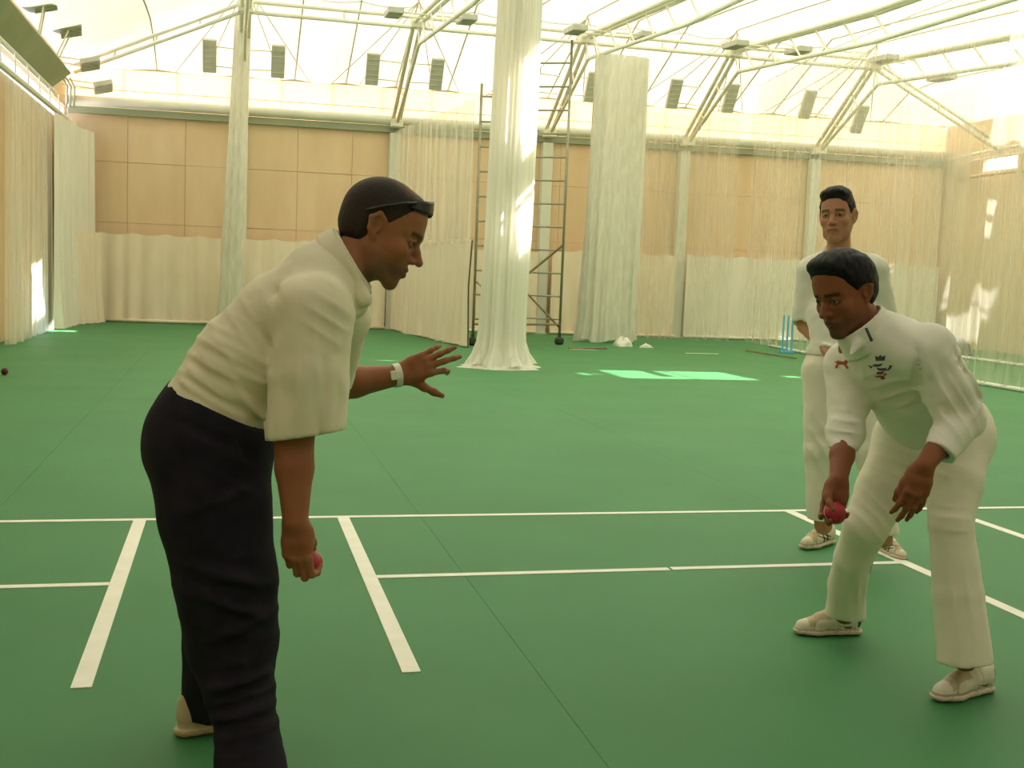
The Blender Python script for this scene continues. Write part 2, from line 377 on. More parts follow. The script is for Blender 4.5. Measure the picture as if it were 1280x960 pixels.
# floodlights beside the frames
def flood(c, ax, up, w, h, arm_to, label, group):
    c = Vector(c); ax = Vector(ax).normalized(); up = Vector(up).normalized(); n = ax.cross(up).normalized()
    t = empty('floodlight', c); tag(t, label, 'floodlight', group)
    obj('housing', MB().obox(c, ax, up, n, w / 2, h / 2, 0.05), 'flood_grey', t, bevel=0.012)
    for k in range(5):
        obj('cooling_rib', MB().obox(c + n * .055 + up * (k - 2) * h / 6, ax, up, n, w / 2 * .9, 0.008, 0.008), 'flood_grey', t)
    for s in (-.3, .3):
        a = c + up * h * s; b = Vector(arm_to) + up * h * s
        obj('arm', bar(a, b, 0.014, 6), 'truss_paint', t)
    return t
names = ['just left of the narrow gathered net', 'just right of the narrow gathered net', "left of the frame above the coach's head", "right of the frame above the coach's head", 'left of the frame behind the scaffold', 'beside the top of the broad gathered net',
         'left of the frame beyond the broad net', 'right of the frame beyond the broad net', 'left of the far right frame over the boy', 'right of the far right frame']
slope = Vector((0, -(YW(3) - .1 - YK), ZK - HB)).normalized()
i = 0
for fx in FX:
    for s in (-1, 1):
        y = 17.75; z = 5.02 - (0.22 if fx + s * .62 > 12 else 0)
        flood((fx + s * .62, y, z), (1, 0, 0), (0, -.5, .87), 0.25, 0.62, (fx + s * .06, y, z - .02), 'grey floodlight on two arms, lower row, ' + names[i], 'lower row floodlights'); i += 1
for fx, nm in zip(FX[1:], ['over the coach', 'over the scaffold', 'over the lane net', 'over the right wall']):
    for s, sd in ((-1, 'left'), (1, 'right')):
        zz = ZK - .18 - (.25 if fx + s * .62 > 12 else 0)
        flood((fx + s * .62, 14.9, zz), (1, 0, 0), (0, -1, -.05), 0.26, 0.62, (fx + s * .06, 14.9, zz - .02), 'flat grey floodlight in the upper row %s, %s side of its frame' % (nm, sd), 'upper row floodlights')
for k, (y, nm) in enumerate(((14.35, 'nearest'), (16.2, 'second from the front'), (18.0, 'third from the front'), (18.75, 'smallest and lowest'))):
    z = (5.02, 5.0, 4.74, 4.45)[k]; x = (-3.33, -3.2, -3.1, -2.95)[k]
    flood((x, y, z), (1, 0, .25), (0.1, -1, .25), 0.34, 0.42, (-3.42, y, 4.5) if k < 2 else (XL - .05, y, z + .05), 'dark grey floodlight over the left duct, %s of four' % nm, 'left wall floodlights')
# duct along the left wall with its rails
t = empty('air_duct', (-3.4, 16, 3.95)); tag(t, 'long green-grey box duct high along the left wall', 'duct')
obj('duct_body', MB().add([(-3.55, 16.6, 4.08), (-3.3, 17.1, 4.42), (-3.3, 8, 4.42), (-3.55, 8, 4.08), (-3.75, 16.6, 4.3), (-3.5, 17.1, 4.6), (-3.5, 8, 4.6), (-3.75, 8, 4.3)],
     [(0, 1, 2, 3), (7, 6, 5, 4), (0, 4, 5, 1), (1, 5, 6, 2), (2, 6, 7, 3), (3, 7, 4, 0)]), 'duct_green', t, bevel=0.01)
obj('edge_rail', MB().tube([(-3.54, 8, 4.03), (-3.54, 16.75, 4.03)], 0.04), 'truss_paint', t)
for k in range(3):
    obj('end_pipe', MB().tube([(-3.42 + .06 * k, 16.9, 4.3), (-3.4 + .06 * k, 17.3, 4.22), (-3.42 + .06 * k, 17.35, 3.85)], 0.022, 6), 'truss_paint', t, smooth=True)
t = empty('curtain_rail', (-3.5, 14, 3.62)); tag(t, 'long pale curtain rail with hangers along the left wall', 'rail')
obj('rail', MB().tube([(-3.48, 6, 3.62), (-3.48, 18.9, 3.72)], 0.045), 'truss_paint', t)
for k in range(10):
    obj('hanger', bar((-3.48, 8.6 + k * 1.05, 3.66), (-3.5, 8.6 + k * 1.05, 4.02), 0.012, 5), 'truss_paint', t)

# ------------------------------------------------------------------ nets and canvas
def pleat(path, z0, z1, amp, wl, rows=8, flare=0.0, top=None, jitter=0.35, per=7, seed=1, puddle=0.0):
    # pleated sheet hung along a polyline
    rr = random.Random(seed)
    P = [Vector((p[0], p[1], 0)) for p in path]; L = [0]
    for a, b in zip(P, P[1:]): L.append(L[-1] + (b - a).length)
    n = max(8, int(L[-1] / wl * per)); ph = [rr.uniform(0, 6.28) for _ in range(6)]
    def at(s):
        for k in range(len(P) - 1):
            if s <= L[k + 1] or k == len(P) - 2:
                d = (P[k + 1] - P[k]).normalized(); return P[k] + d * (s - L[k]), Vector((-d.y, d.x, 0))
    def fn(u, v):
        s = u * L[-1]; p, nn = at(s)
        w = math.sin(2 * math.pi * s / wl + ph[0] + 1.3 * math.sin(s / wl * 1.7 + ph[1])) + jitter * math.sin(2 * math.pi * s / wl * 2.37 + ph[2])
        a = amp * w * (0.45 + 0.55 * (1 - v)) * (1 + flare * (1 - v) ** 6)
        zt = z1 if top is None else z1 + top(s)
        z = lerp(z0, zt, v) + puddle * (1 - v) ** 8 * (0.5 + 0.5 * math.sin(s * 3.1 + ph[3]))
        q = p + nn * a; return (q.x, q.y, max(z, z0))
    return MB().grid(fn, n, rows)
def gathered(c0, c1, r0, r1, z1, folds=11, depth=0.22, layers=1, seed=1, flare=1.6, m='netting_gathered', squash=1.0):
    # bunched net: a star-pleated tube from the roof to the floor, splayed at its foot
    rr = random.Random(seed); ph = [rr.uniform(0, 6.28) for _ in range(8)]
    mb = MB()
    nu, nv = folds * 8, 30
    for ly in range(layers):
        kk = 1 - 0.38 * ly
        def fn(u, v):
            a = 2 * math.pi * u; z = z1 * v
            r = lerp(r0, r1, v) * kk * (1 + (flare - 1) * max(0, 1 - z / .5) ** 2.2)
            q = 1 + depth * math.sin(folds * a + ph[0] + .8 * math.sin(2 * a + ph[1]) + 0.5 * math.sin(z * .9 + ph[3])) + .10 * math.sin((folds * 2 + 3) * a + ph[2]) + .07 * math.sin(3 * a + ph[4] + z * .5)
            cx = lerp(c0[0], c1[0], v); cy = lerp(c0[1], c1[1], v)
            zz = z + (0.03 * (1 + math.sin(5 * a + ph[5])) * max(0, 1 - z / .3))
            return (cx + r * q * math.cos(a), cy + r * q * squash * math.sin(a), zz)
        mb.grid(fn, nu, nv)
    return mb
# narrow gathered net at left, tall gathered net at centre, broad gathered net right of the scaffold
t = empty('gathered_net', (-0.55, 18.2, 0)); tag(t, 'narrow pale gathered net hanging in front of the plywood, left of the coach', 'net')
obj('net_bundle', gathered((-0.55, 18.2), (-0.42, 16.9), 0.21, 0.12, 5.6, 7, .14, 1, 3, 1.3), 'netting_gathered', t, smooth=True)
t = empty('gathered_net', (2.9, 10.05, 0)); tag(t, 'tall white gathered net splayed on the floor, sunlit down its right side', 'net')
obj('net_bundle', gathered((2.9, 10.05), (2.98, 10.05), 0.27, 0.25, 5.15, 9, .16, 2, 8, 1.55), 'netting_gathered', t, smooth=True)
obj('floor_spill', MB().grid(lambda u, v: (2.9 + (.28 + .26 * v) * math.cos(6.283 * u) * (1 + .14 * math.sin(19 * u * 2)), 10.05 + (.28 + .22 * v) * math.sin(6.283 * u), 0.004 + .05 * (1 - v) + .02 * (1 + math.sin(60 * u)) * (1 - v)), 96, 4), 'netting_gathered', t, smooth=True)
t = empty('gathered_net', (6.4, 16.0, 0)); tag(t, 'broad pale gathered net hanging just right of the scaffold tower', 'net')
obj('net_bundle', gathered((6.42, 16.2), (6.15, 15.2), 0.50, 0.42, 5.15, 12, .12, 1, 12, 1.1, squash=.5), 'netting_gathered', t, smooth=True)
# divider net behind the coach: sheer above, canvas skirt below
dp = [(2.62, 18.9), (2.75, 17.6), (3.0, 15.6), (3.22, 13.75)]
t = empty('divider_net', (2.7, 18.0, 0)); tag(t, "lane divider behind the coach's head, sheer net over a cream canvas skirt", 'net')
obj('netting', pleat(dp, 1.70, 4.0, .05, .38, 8, seed=4), 'netting', t, smooth=True)
obj('canvas_skirt', pleat(dp, 0.01, 1.78, .06, .33, 10, 0.4, lambda s: .04 * math.sin(s * 9) - .03, seed=9, puddle=.02), 'canvas', t, smooth=True)
obj('ground_rope', MB().tube([(p[0], p[1] - .03, 0.035) for p in dp], 0.03, 6), 'canvas', t, smooth=True)
obj('end_cord', MB().tube([(3.23, 13.72, 0), (3.2, 13.7, 1.0), (3.24, 13.72, 1.75)], 0.014, 6), 'dark_cable', t)
# canvas along the foot of the far wall, hung bay by bay
def scallop(w): return lambda s: -0.045 * abs(math.sin(math.pi * s / w)) ** .8
def wall_canvas(x0, x1, label, seed, h=1.74, m='canvas', a=.035, wl=.40):
    t = empty('canvas_curtain', ((x0 + x1) / 2, YW(x0) - .33, 0)); tag(t, label, 'curtain', 'canvas curtains along the far wall')
    path = [(x0, YW(x0) - .34), ((x0 + x1) / 2, YW((x0 + x1) / 2) - .36), (x1, YW(x1) - .34)]
    obj('cloth', pleat(path, 0.012, h, a, wl, 10, .5, scallop(.62), seed=seed, puddle=.015), m, t, smooth=True)
    obj('hem_roll', MB().tube([(p[0], p[1] - .05, .04) for p in path], .036, 6), m, t, smooth=True)
wall_canvas(-3.02, -0.75, 'cream scalloped canvas curtain at the far left below the plywood', 21)
wall_canvas(-0.35, 2.5, 'cream canvas curtain behind the stooping coach', 22, 1.74)
wall_canvas(2.85, 5.65, 'cream canvas curtain behind the scaffold tower', 23)
wall_canvas(5.95, 8.68, 'cream canvas curtain between the broad net and the clear wall post', 24, 1.78, 'canvas', .03)
wall_canvas(8.9, 11.7, 'pale canvas curtain behind the boy, left part', 25, 1.80, 'canvas_grey', .025)
wall_canvas(11.95, 14.85, 'pale canvas curtain behind the boy, right part to the corner', 26, 1.80, 'canvas_grey', .025)
# left wall: nets and a canvas tail
t = empty('side_net', (-3.42, 17, 0)); tag(t, 'pale net drawn along the left wall below the rail', 'net')
for (ya, yb, z0, sd) in ((12.0, 15.75, .01, 31),):
    obj('netting', pleat([(-3.45, ya), (-3.45, (ya + yb) / 2), (-3.45, yb)], z0, 3.55, .05, .42, 10, seed=sd), 'netting', t, smooth=True)
t = empty('side_canvas', (-3.35, 18, 0)); tag(t, 'cream canvas drape bunched in the far left corner', 'curtain')
obj('cloth', pleat([(-3.42, 15.95), (-3.34, 17.2), (-3.28, 18.0), (-3.12, 18.85)], 0.01, 3.6, .07, .34, 10, .8, seed=33), 'canvas_grey', t, smooth=True)
obj('canvas_tail', pleat([(-3.3, 17.6), (-3.12, 17.9), (-2.95, 18.6)], 0.01, 1.7, .06, .3, 10, .8, seed=34), 'canvas', t, smooth=True)
for (yy, nm) in ((13.75, 'nearer'), (15.25, 'farther')):
    t = empty('door_post', (XL, yy, 0)); tag(t, 'pale timber post of the side opening, %s one' % nm, 'post', 'side opening posts')
    obj('shaft', MB().box((XL - .05, yy - .06, 0), (XL + .05, yy + .06, 2.2)), 'canvas_grey', t, bevel=.008)
# lane net on the right, from the far wall towards the camera, with a white tail along the floor
rp = [(10.0, 17.7), (9.75, 16.0), (9.45, 14.0), (9.25, 11.0), (9.18, 9.0), (9.14, 7.9), (9.1, 5.5)]
t = empty('lane_net', (9.3, 12, 0)); tag(t, 'sheer white lane net hanging across the right side of the hall', 'net')
obj('netting', pleat(rp, 0.01, 5.3, .05, .55, 10, seed=41), 'netting_fine', t, smooth=True)
obj('ground_rope', MB().tube([(p[0], p[1], .03) for p in rp[1:]], .03, 6), 'white_cloth_item', t, smooth=True)
obj('top_cable', MB().tube([(p[0], p[1], 5.3) for p in rp], .008, 5), 'truss_paint', t)
t = empty('lane_net', (12.4, 12, 0)); tag(t, 'second sheer lane net farther right, seen through the first', 'net')
rp2 = [(12.9, 17.4), (12.6, 15), (12.4, 11.0), (12.4, 6)]
obj('netting', pleat(rp2, 0.01, 5.0, .05, .6, 10, seed=43), 'netting_fine', t, smooth=True)
obj('ground_rope', MB().tube([(p[0], p[1], .03) for p in rp2], .03, 6), 'white_cloth_item', t, smooth=True)
t = empty('end_net', (11.5, 18.0, 0)); tag(t, 'sheer net hung across the far wall just left of the lane net', 'net')
obj('netting', pleat([(7.0, 17.6), (8.2, 17.65), (9.6, 17.6)], 0.01, 4.6, .05, .35, 8, seed=45), 'netting_fine', t, smooth=True)

# ------------------------------------------------------------------ scaffold tower
t = empty('scaffold_tower', (4.5, 15.3, 0)); tag(t, 'tall metal scaffold tower half hidden by the gathered nets', 'scaffold')
ZS = 5.35
FA = [Vector((3.44, 14.35, 0)), Vector((4.16, 14.05, 0))]; FB = [Vector((4.52, 15.5, 0)), Vector((5.20, 15.15, 0))]
Z3 = Vector((0, 0, 1))
for (fr, top) in ((FA, 4.35), (FB, ZS)):
    for p in fr:
        obj('upright', bar(p + Z3 * .16, p + Z3 * top, .024), 'scaffold_metal', t, smooth=True)
        obj('caster_stem', bar(p + Z3 * .08, p + Z3 * .2, .03), 'dark_wheel', t)
        w = obj('caster_wheel', MB().lathe(p + Vector((0, 0, 0)), [(0.05, 0.0), (.085, .03), (.085, .1), (.05, .13)], 12), 'dark_wheel', t)
    z = .45
    while z < top:
        obj('rung', bar(fr[0] + Z3 * z, fr[1] + Z3 * z, .018, 6), 'scaffold_metal', t); z += .41
for k in range(2):
    obj('brace', bar(FB[0] + Z3 * 1.02, FB[1] + Z3 * .3, .02, 6), 'brace_brown', t) if k == 0 else obj('brace', bar(FB[0] + Z3 * 1.12, FB[1] + Z3 * 1.78, .024, 6), 'brace_brown', t)
for (a, b, z) in ((FA[1], FB[0], .42), (FA[1], FB[0], 2.2), (FA[1], FB[0], 3.8), (FA[0], FB[1], .36)):
    obj('ledger', bar(a + Z3 * z, b + Z3 * z, .02, 6), 'brace_brown', t)
obj('brace', bar(FA[0] + Z3 * 1.1, FA[1] + Z3 * .5, .02, 6), 'scaffold_metal', t)
obj('clamp', MB().box((4.5, 15.4, 3.70), (4.72, 15.5, 3.80)), 'dark_wheel', t, bevel=.01)

# ------------------------------------------------------------------ small things far down the hall
def ball(name, c, r, m, label, parent=None):
    mb = MB(); n = 20
    mb.lathe(c, [(r * math.sin(math.pi * k / 14 + .001), -r * math.cos(math.pi * k / 14)) for k in range(1, 14)], n)
    o = obj(name, mb, m, None, c, smooth=True); tag(o, label, 'ball')
    ring = [(c[0] + r * 1.004 * math.cos(a) , c[1] + r * 1.004 * math.sin(a) * .5, c[2] + r * 1.004 * math.sin(a) * .866) for a in [2 * math.pi * k / 24 for k in range(25)]]
    obj('seam', MB().tube(ring, r * .035, 5), 'stitch', o)
    return o
ball('cricket_ball', (-2.79, 8.03, .037), .037, 'leather_dark', 'dark cricket ball lying on the green floor at the far left')
t = empty('stump_set', (9.2, 14.2, 0)); tag(t, "pale blue plastic stumps on a base beside the boy's elbow", 'stumps')
sx, sy = 9.2, 14.2
obj('base', MB().box((sx - .14, sy - .06, 0), (sx + .14, sy + .06, .05)), 'blue_plastic', t, bevel=.01)
for k in (-1, 0, 1): obj('stump', MB().tube([(sx + k * .09, sy, .05), (sx + k * .09, sy, .68)], .018, 8), 'blue_plastic', t)
def lump(name, c, sz, m, label, cat, seed):
    rr = random.Random(seed); mb = MB(); n, k = 14, 8; V = []; F = []
    ph = [rr.uniform(0, 6) for _ in range(4)]
    def fn(u, v):
        a = 6.2832 * u; e = math.pi * v * .5
        q = 1 + .22 * math.sin(3 * a + ph[0]) + .16 * math.sin(7 * a + ph[1] + 5 * e) + .12 * math.sin(11 * a + 6 * e)
        return (c[0] + sz[0] * q * math.cos(a) * math.cos(e), c[1] + sz[1] * q * math.sin(a) * math.cos(e), sz[2] * math.sin(e) * (1 + .25 * math.sin(2 * a + ph[2]) + .2 * math.sin(5 * a + 4 * e)))
    mb.grid(fn, 16, 8); o = obj(name, mb, m, None, (c[0], c[1], 0), smooth=True); tag(o, label, cat); return o
lump('crumpled_cloth', (6.35, 15.0), (.16, .1, .14), 'white_cloth_item', 'crumpled white cloth on the floor at the foot of the broad net', 'cloth', 3)
lump('crumpled_cloth', (6.75, 14.85), (.11, .07, .06), 'white_cloth_item', 'small flat white cloth beside the crumpled one by the broad net', 'cloth', 5)
lump('kit_bag', (12.9, 14.4), (.22, .16, .26), 'dark_bag', 'dark kit bag on the floor behind the lane net at right', 'bag', 7)
o = obj('floor_pole', MB().tube([(5.0, 13.9, .02), (5.75, 14.1, .02)], .018, 6), 'brace_brown'); tag(o, 'thin brown pole lying by the foot of the scaffold', 'pole')
o = obj('floor_pole', MB().tube([(8.5, 14.4, .02), (8.6, 12.7, .02)], .014, 6), 'brace_brown'); tag(o, 'thin tan pole lying on the floor left of the lane net', 'pole')
# ------------------------------------------------------------------ people: distance-field modelling
def V3(p): return np.array(p, dtype=np.float64)
def unit(v): v = V3(v); return v / np.linalg.norm(v)
def smin(a, b, k):
    h = np.clip(0.5 + 0.5 * (b - a) / k, 0, 1); return b * (1 - h) + a * h - k * h * (1 - h)
def axis_steps(lo, hi, base, fine):
    out = [lo]
    while out[-1] < hi:
        h = base
        for (a, b, fh) in fine:
            if a - 0.01 <= out[-1] <= b + 0.01: h = min(h, fh)
        out.append(out[-1] + h)
    return np.array(out, dtype=np.float32)
class Field:
    # signed distance on a grid whose spacing is finer where heads and hands are
    def __init__(s, lo, hi, base, fine=()):
        s.ax = [axis_steps(lo[i], hi[i], base, [(f[0][i], f[1][i], f[2]) for f in fine]) for i in range(3)]
        s.D = np.full([len(a) for a in s.ax], 0.15, dtype=np.float32)
    def sub(s, lo, hi):
        ix = []
        for i in range(3):
            a = max(0, int(np.searchsorted(s.ax[i], lo[i])) - 1); b = min(len(s.ax[i]), int(np.searchsorted(s.ax[i], hi[i])) + 1)
            ix.append(slice(a, max(a, b)))
        P = (s.ax[0][ix[0]][:, None, None], s.ax[1][ix[1]][None, :, None], s.ax[2][ix[2]][None, None, :])
        return tuple(ix), P
    def put(s, fn, lo, hi, k, op):
        ix, P = s.sub(np.array(lo) - k - .05, np.array(hi) + k + .05)
        d = fn(P).astype(np.float32); A = s.D[ix]
        if op == 'add': s.D[ix] = smin(A, d, k) if k > 1e-5 else np.minimum(A, d)
        else: s.D[ix] = -smin(-A, d, k) if k > 1e-5 else np.maximum(A, -d)
    def cone(s, a, b, ra, rb, k=0.02, op='add', flat=None):
        a, b = V3(a), V3(b); ab = b - a; L2 = max(1e-9, ab @ ab); R = max(ra, rb)
        ext = R
        if flat is not None: n, fs = unit(flat[0]), flat[1]; ext = R * max(1, fs)
        def fn(P):
            X, Y, Z = P[0] - a[0], P[1] - a[1], P[2] - a[2]
            t = np.clip((X * ab[0] + Y * ab[1] + Z * ab[2]) / L2, 0, 1)
            qx, qy, qz = X - t * ab[0], Y - t * ab[1], Z - t * ab[2]
            r = ra + (rb - ra) * t
            if flat is None: return np.sqrt(qx * qx + qy * qy + qz * qz) - r
            c = qx * n[0] + qy * n[1] + qz * n[2]; g = c * (1 / fs - 1)
            qx, qy, qz = qx + g * n[0], qy + g * n[1], qz + g * n[2]
            return (np.sqrt(qx * qx + qy * qy + qz * qz) - r) * min(1, fs ** .5)
        s.put(fn, np.minimum(a, b) - ext, np.maximum(a, b) + ext, k, op)
    def chain(s, pts, rs, k=0.02, op='add', flat=None):
        for i in range(len(pts) - 1): s.cone(pts[i], pts[i + 1], rs[i], rs[i + 1], k if i == 0 else min(k, .012), op, flat)
    def ell(s, c, R, rad, k=0.02, op='add'):
        c = V3(c); R = np.array(R, float); rad = V3(rad); ext = rad.max()
        def fn(P):
            X, Y, Z = P[0] - c[0], P[1] - c[1], P[2] - c[2]
            u = [X * R[i][0] + Y * R[i][1] + Z * R[i][2] for i in range(3)]
            k0 = np.sqrt(sum((u[i] / rad[i]) ** 2 for i in range(3))); k1 = np.sqrt(sum((u[i] / rad[i] ** 2) ** 2 for i in range(3)))
            return k0 * (k0 - 1) / np.maximum(k1, 1e-6)
        s.put(fn, c - ext, c + ext, k, op)
    def full(s): return (s.ax[0][:, None, None], s.ax[1][None, :, None], s.ax[2][None, None, :])
    def shell(s, t): s.D = np.maximum(s.D, -(getattr(s, 'D0', s.D) + t + (.010 if hasattr(s, 'D0') else 0)))
    def cut(s, p, n, k=0.004):
        # remove what lies on the side n points to
        p, n = V3(p), unit(n); P = s.full()
        d = ((P[0] - p[0]) * n[0] + (P[1] - p[1]) * n[1] + (P[2] - p[2]) * n[2]).astype(np.float32)
        s.D = np.maximum(s.D, d) if k < .005 else -smin(-s.D, -d, k)
    def cut_local(s, p, n, c, rad):
        # the same, only within rad of c
        p, n, c = V3(p), unit(n), V3(c); ix, P = s.sub(c - rad, c + rad)
        d = (P[0] - p[0]) * n[0] + (P[1] - p[1]) * n[1] + (P[2] - p[2]) * n[2]
        q = np.sqrt((P[0] - c[0]) ** 2 + (P[1] - c[1]) ** 2 + (P[2] - c[2]) ** 2)
        s.D[ix] = np.where(q < rad, np.maximum(s.D[ix], d), s.D[ix])
    def disp(s, fn):
        s.D0 = s.D.copy(); m = np.abs(s.D) < 0.05; i, j, k = np.nonzero(m)
        Q = np.stack([s.ax[0][i], s.ax[1][j], s.ax[2][k]], 1).astype(np.float64)
        s.D[i, j, k] += fn(Q).astype(np.float32)
    def mesh(s):
        D = s.D; S = D < 0; nx, ny, nz = D.shape
        cs = np.zeros((nx - 1, ny - 1, nz - 1), np.uint8)
        for a in (0, 1):
            for b in (0, 1):
                for c in (0, 1): cs += S[a:nx - 1 + a, b:ny - 1 + b, c:nz - 1 + c]
        act = (cs > 0) & (cs < 8); I = np.stack(np.nonzero(act), 1)
        idx = np.full(act.shape, -1, np.int64); idx[act] = np.arange(len(I))
        acc = np.zeros((len(I), 3)); cnt = np.zeros(len(I))
        cor = [(a, b, c) for a in (0, 1) for b in (0, 1) for c in (0, 1)]
        val = {c: D[I[:, 0] + c[0], I[:, 1] + c[1], I[:, 2] + c[2]] for c in cor}
        pos = lambda c: np.stack([s.ax[q][I[:, q] + c[q]] for q in range(3)], 1)
        for c in cor:
            for q in range(3):
                if c[q] == 0:
                    e = list(c); e[q] = 1; e = tuple(e); va, vb = val[c], val[e]; m = (va < 0) != (vb < 0)
                    t = np.where(m, va / np.where(m, va - vb, 1), 0)[:, None]
                    p = pos(c) * (1 - t) + pos(e) * t; acc += p * m[:, None]; cnt += m
        Vt = acc / np.maximum(cnt, 1)[:, None]
        F = []
        for q in range(3):
            sl0 = [slice(None)] * 3; sl1 = [slice(None)] * 3; sl0[q] = slice(0, -1); sl1[q] = slice(1, None)
            a, b = S[tuple(sl0)], S[tuple(sl1)]; ch = np.stack(np.nonzero(a != b), 1)
            o1, o2 = [(1, 2), (2, 0), (0, 1)][q]
            ok = (ch[:, o1] > 0) & (ch[:, o2] > 0) & (ch[:, o1] < D.shape[o1] - 1) & (ch[:, o2] < D.shape[o2] - 1); ch = ch[ok]
            ins = S[ch[:, 0], ch[:, 1], ch[:, 2]]
            def cell(d1, d2):
                c = ch.copy(); c[:, o1] += d1; c[:, o2] += d2; return idx[c[:, 0], c[:, 1], c[:, 2]]
            Q = np.stack([cell(-1, -1), cell(0, -1), cell(0, 0), cell(-1, 0)], 1)
            Q[~ins] = Q[~ins][:, ::-1]; F.append(Q)
        return Vt, np.concatenate(F)
def np_obj(name, Vt, F, m, parent, col=None, smooth_it=0):
    off = wpos(parent)
    for _ in range(smooth_it):     # gentle relaxation of the grid marks
        acc = np.zeros_like(Vt); n = np.zeros(len(Vt))
        for a, b in ((0, 1), (1, 2), (2, 3), (3, 0)):
            np.add.at(acc, F[:, a], Vt[F[:, b]]); np.add.at(acc, F[:, b], Vt[F[:, a]]); np.add.at(n, F[:, a], 1); np.add.at(n, F[:, b], 1)
        Vt = Vt * .5 + .5 * acc / np.maximum(n, 1)[:, None]
    me = bpy.data.meshes.new(name); me.vertices.add(len(Vt)); me.vertices.foreach_set('co', (Vt - np.array(off)).astype(np.float32).ravel())
    me.loops.add(len(F) * 4); me.loops.foreach_set('vertex_index', F.astype(np.int32).ravel())
    me.polygons.add(len(F)); me.polygons.foreach_set('loop_start', np.arange(0, len(F) * 4, 4, dtype=np.int32)); me.polygons.foreach_set('loop_total', np.full(len(F), 4, np.int32))
    me.polygons.foreach_set('use_smooth', np.ones(len(F), bool)); me.update(calc_edges=True)
    if col is not None:
        at = me.color_attributes.new('Col', 'FLOAT_COLOR', 'POINT'); c = np.ones((len(Vt), 4), np.float32); c[:, :3] = col; at.data.foreach_set('color', c.ravel())
    me.materials.append(MATS[m])
    o = bpy.data.objects.new(name, me); COL.objects.link(o); o.parent = parent; return o
def seg_dist(Q, a, b, wf=None):
    # distance of points to a segment; wf = direction along which distance hardly counts
    a, b = V3(a), V3(b); ab = b - a; q = Q - a
    if wf is not None:
        wf = unit(wf); q = q - np.outer(q @ wf, wf) * .75; ab = ab - (ab @ wf) * wf * .75
    t = np.clip(q @ ab / max(1e-9, ab @ ab), 0, 1); return np.linalg.norm(q - t[:, None] * ab, axis=1), t
def wob(Q, f, seed):
    r = np.random.RandomState(seed); out = 0
    for i in range(5):
        k = r.normal(size=3) * f * (1 + .6 * i); out = out + np.sin(Q @ k + r.uniform(0, 6.28) + 1.2 * np.sin(Q @ (r.normal(size=3) * f * .7))) / (1 + .5 * i)
    return out / 2.5
FOLD = 2.3
def folds_fn(folds, wf, noise_amp=0.0, nf=18, seed=1, waves=()):
    # folds: single creases; waves: patches of parallel creases (centre, radius, direction across them, spacing, height)
    def fn(Q):
        d = noise_amp * (1.3 * wob(Q, nf, seed) + .3 * wob(Q, nf * 2.2, seed + 50))
        for (a, b, w, h) in folds:
            ds, t = seg_dist(Q, a, b, wf); d = d - FOLD * h * np.exp(-(ds / (w * .85)) ** 2) * np.sqrt(np.clip(4 * t * (1 - t), 0.05, 1))
        for (c, rad, k, lam, amp) in waves:
            q = Q - V3(c); kk = unit(k); r2 = (q * q).sum(1) - (q @ unit(wf)) ** 2 * .6; m = np.exp(-r2 / rad ** 2)
            ph = q @ kk * (2 * math.pi / lam) + 1.1 * wob(Q, 9, seed + 7) + .4 * wob(Q, 25, seed + 9)
            d = d - amp * m * (.6 + .4 * wob(Q, 12, seed + 3)) * (np.exp(-((np.mod(ph, 2 * math.pi) - math.pi) / .9) ** 2) * 2 - .9)
        return np.clip(d, -.03, .0125)
    return fn

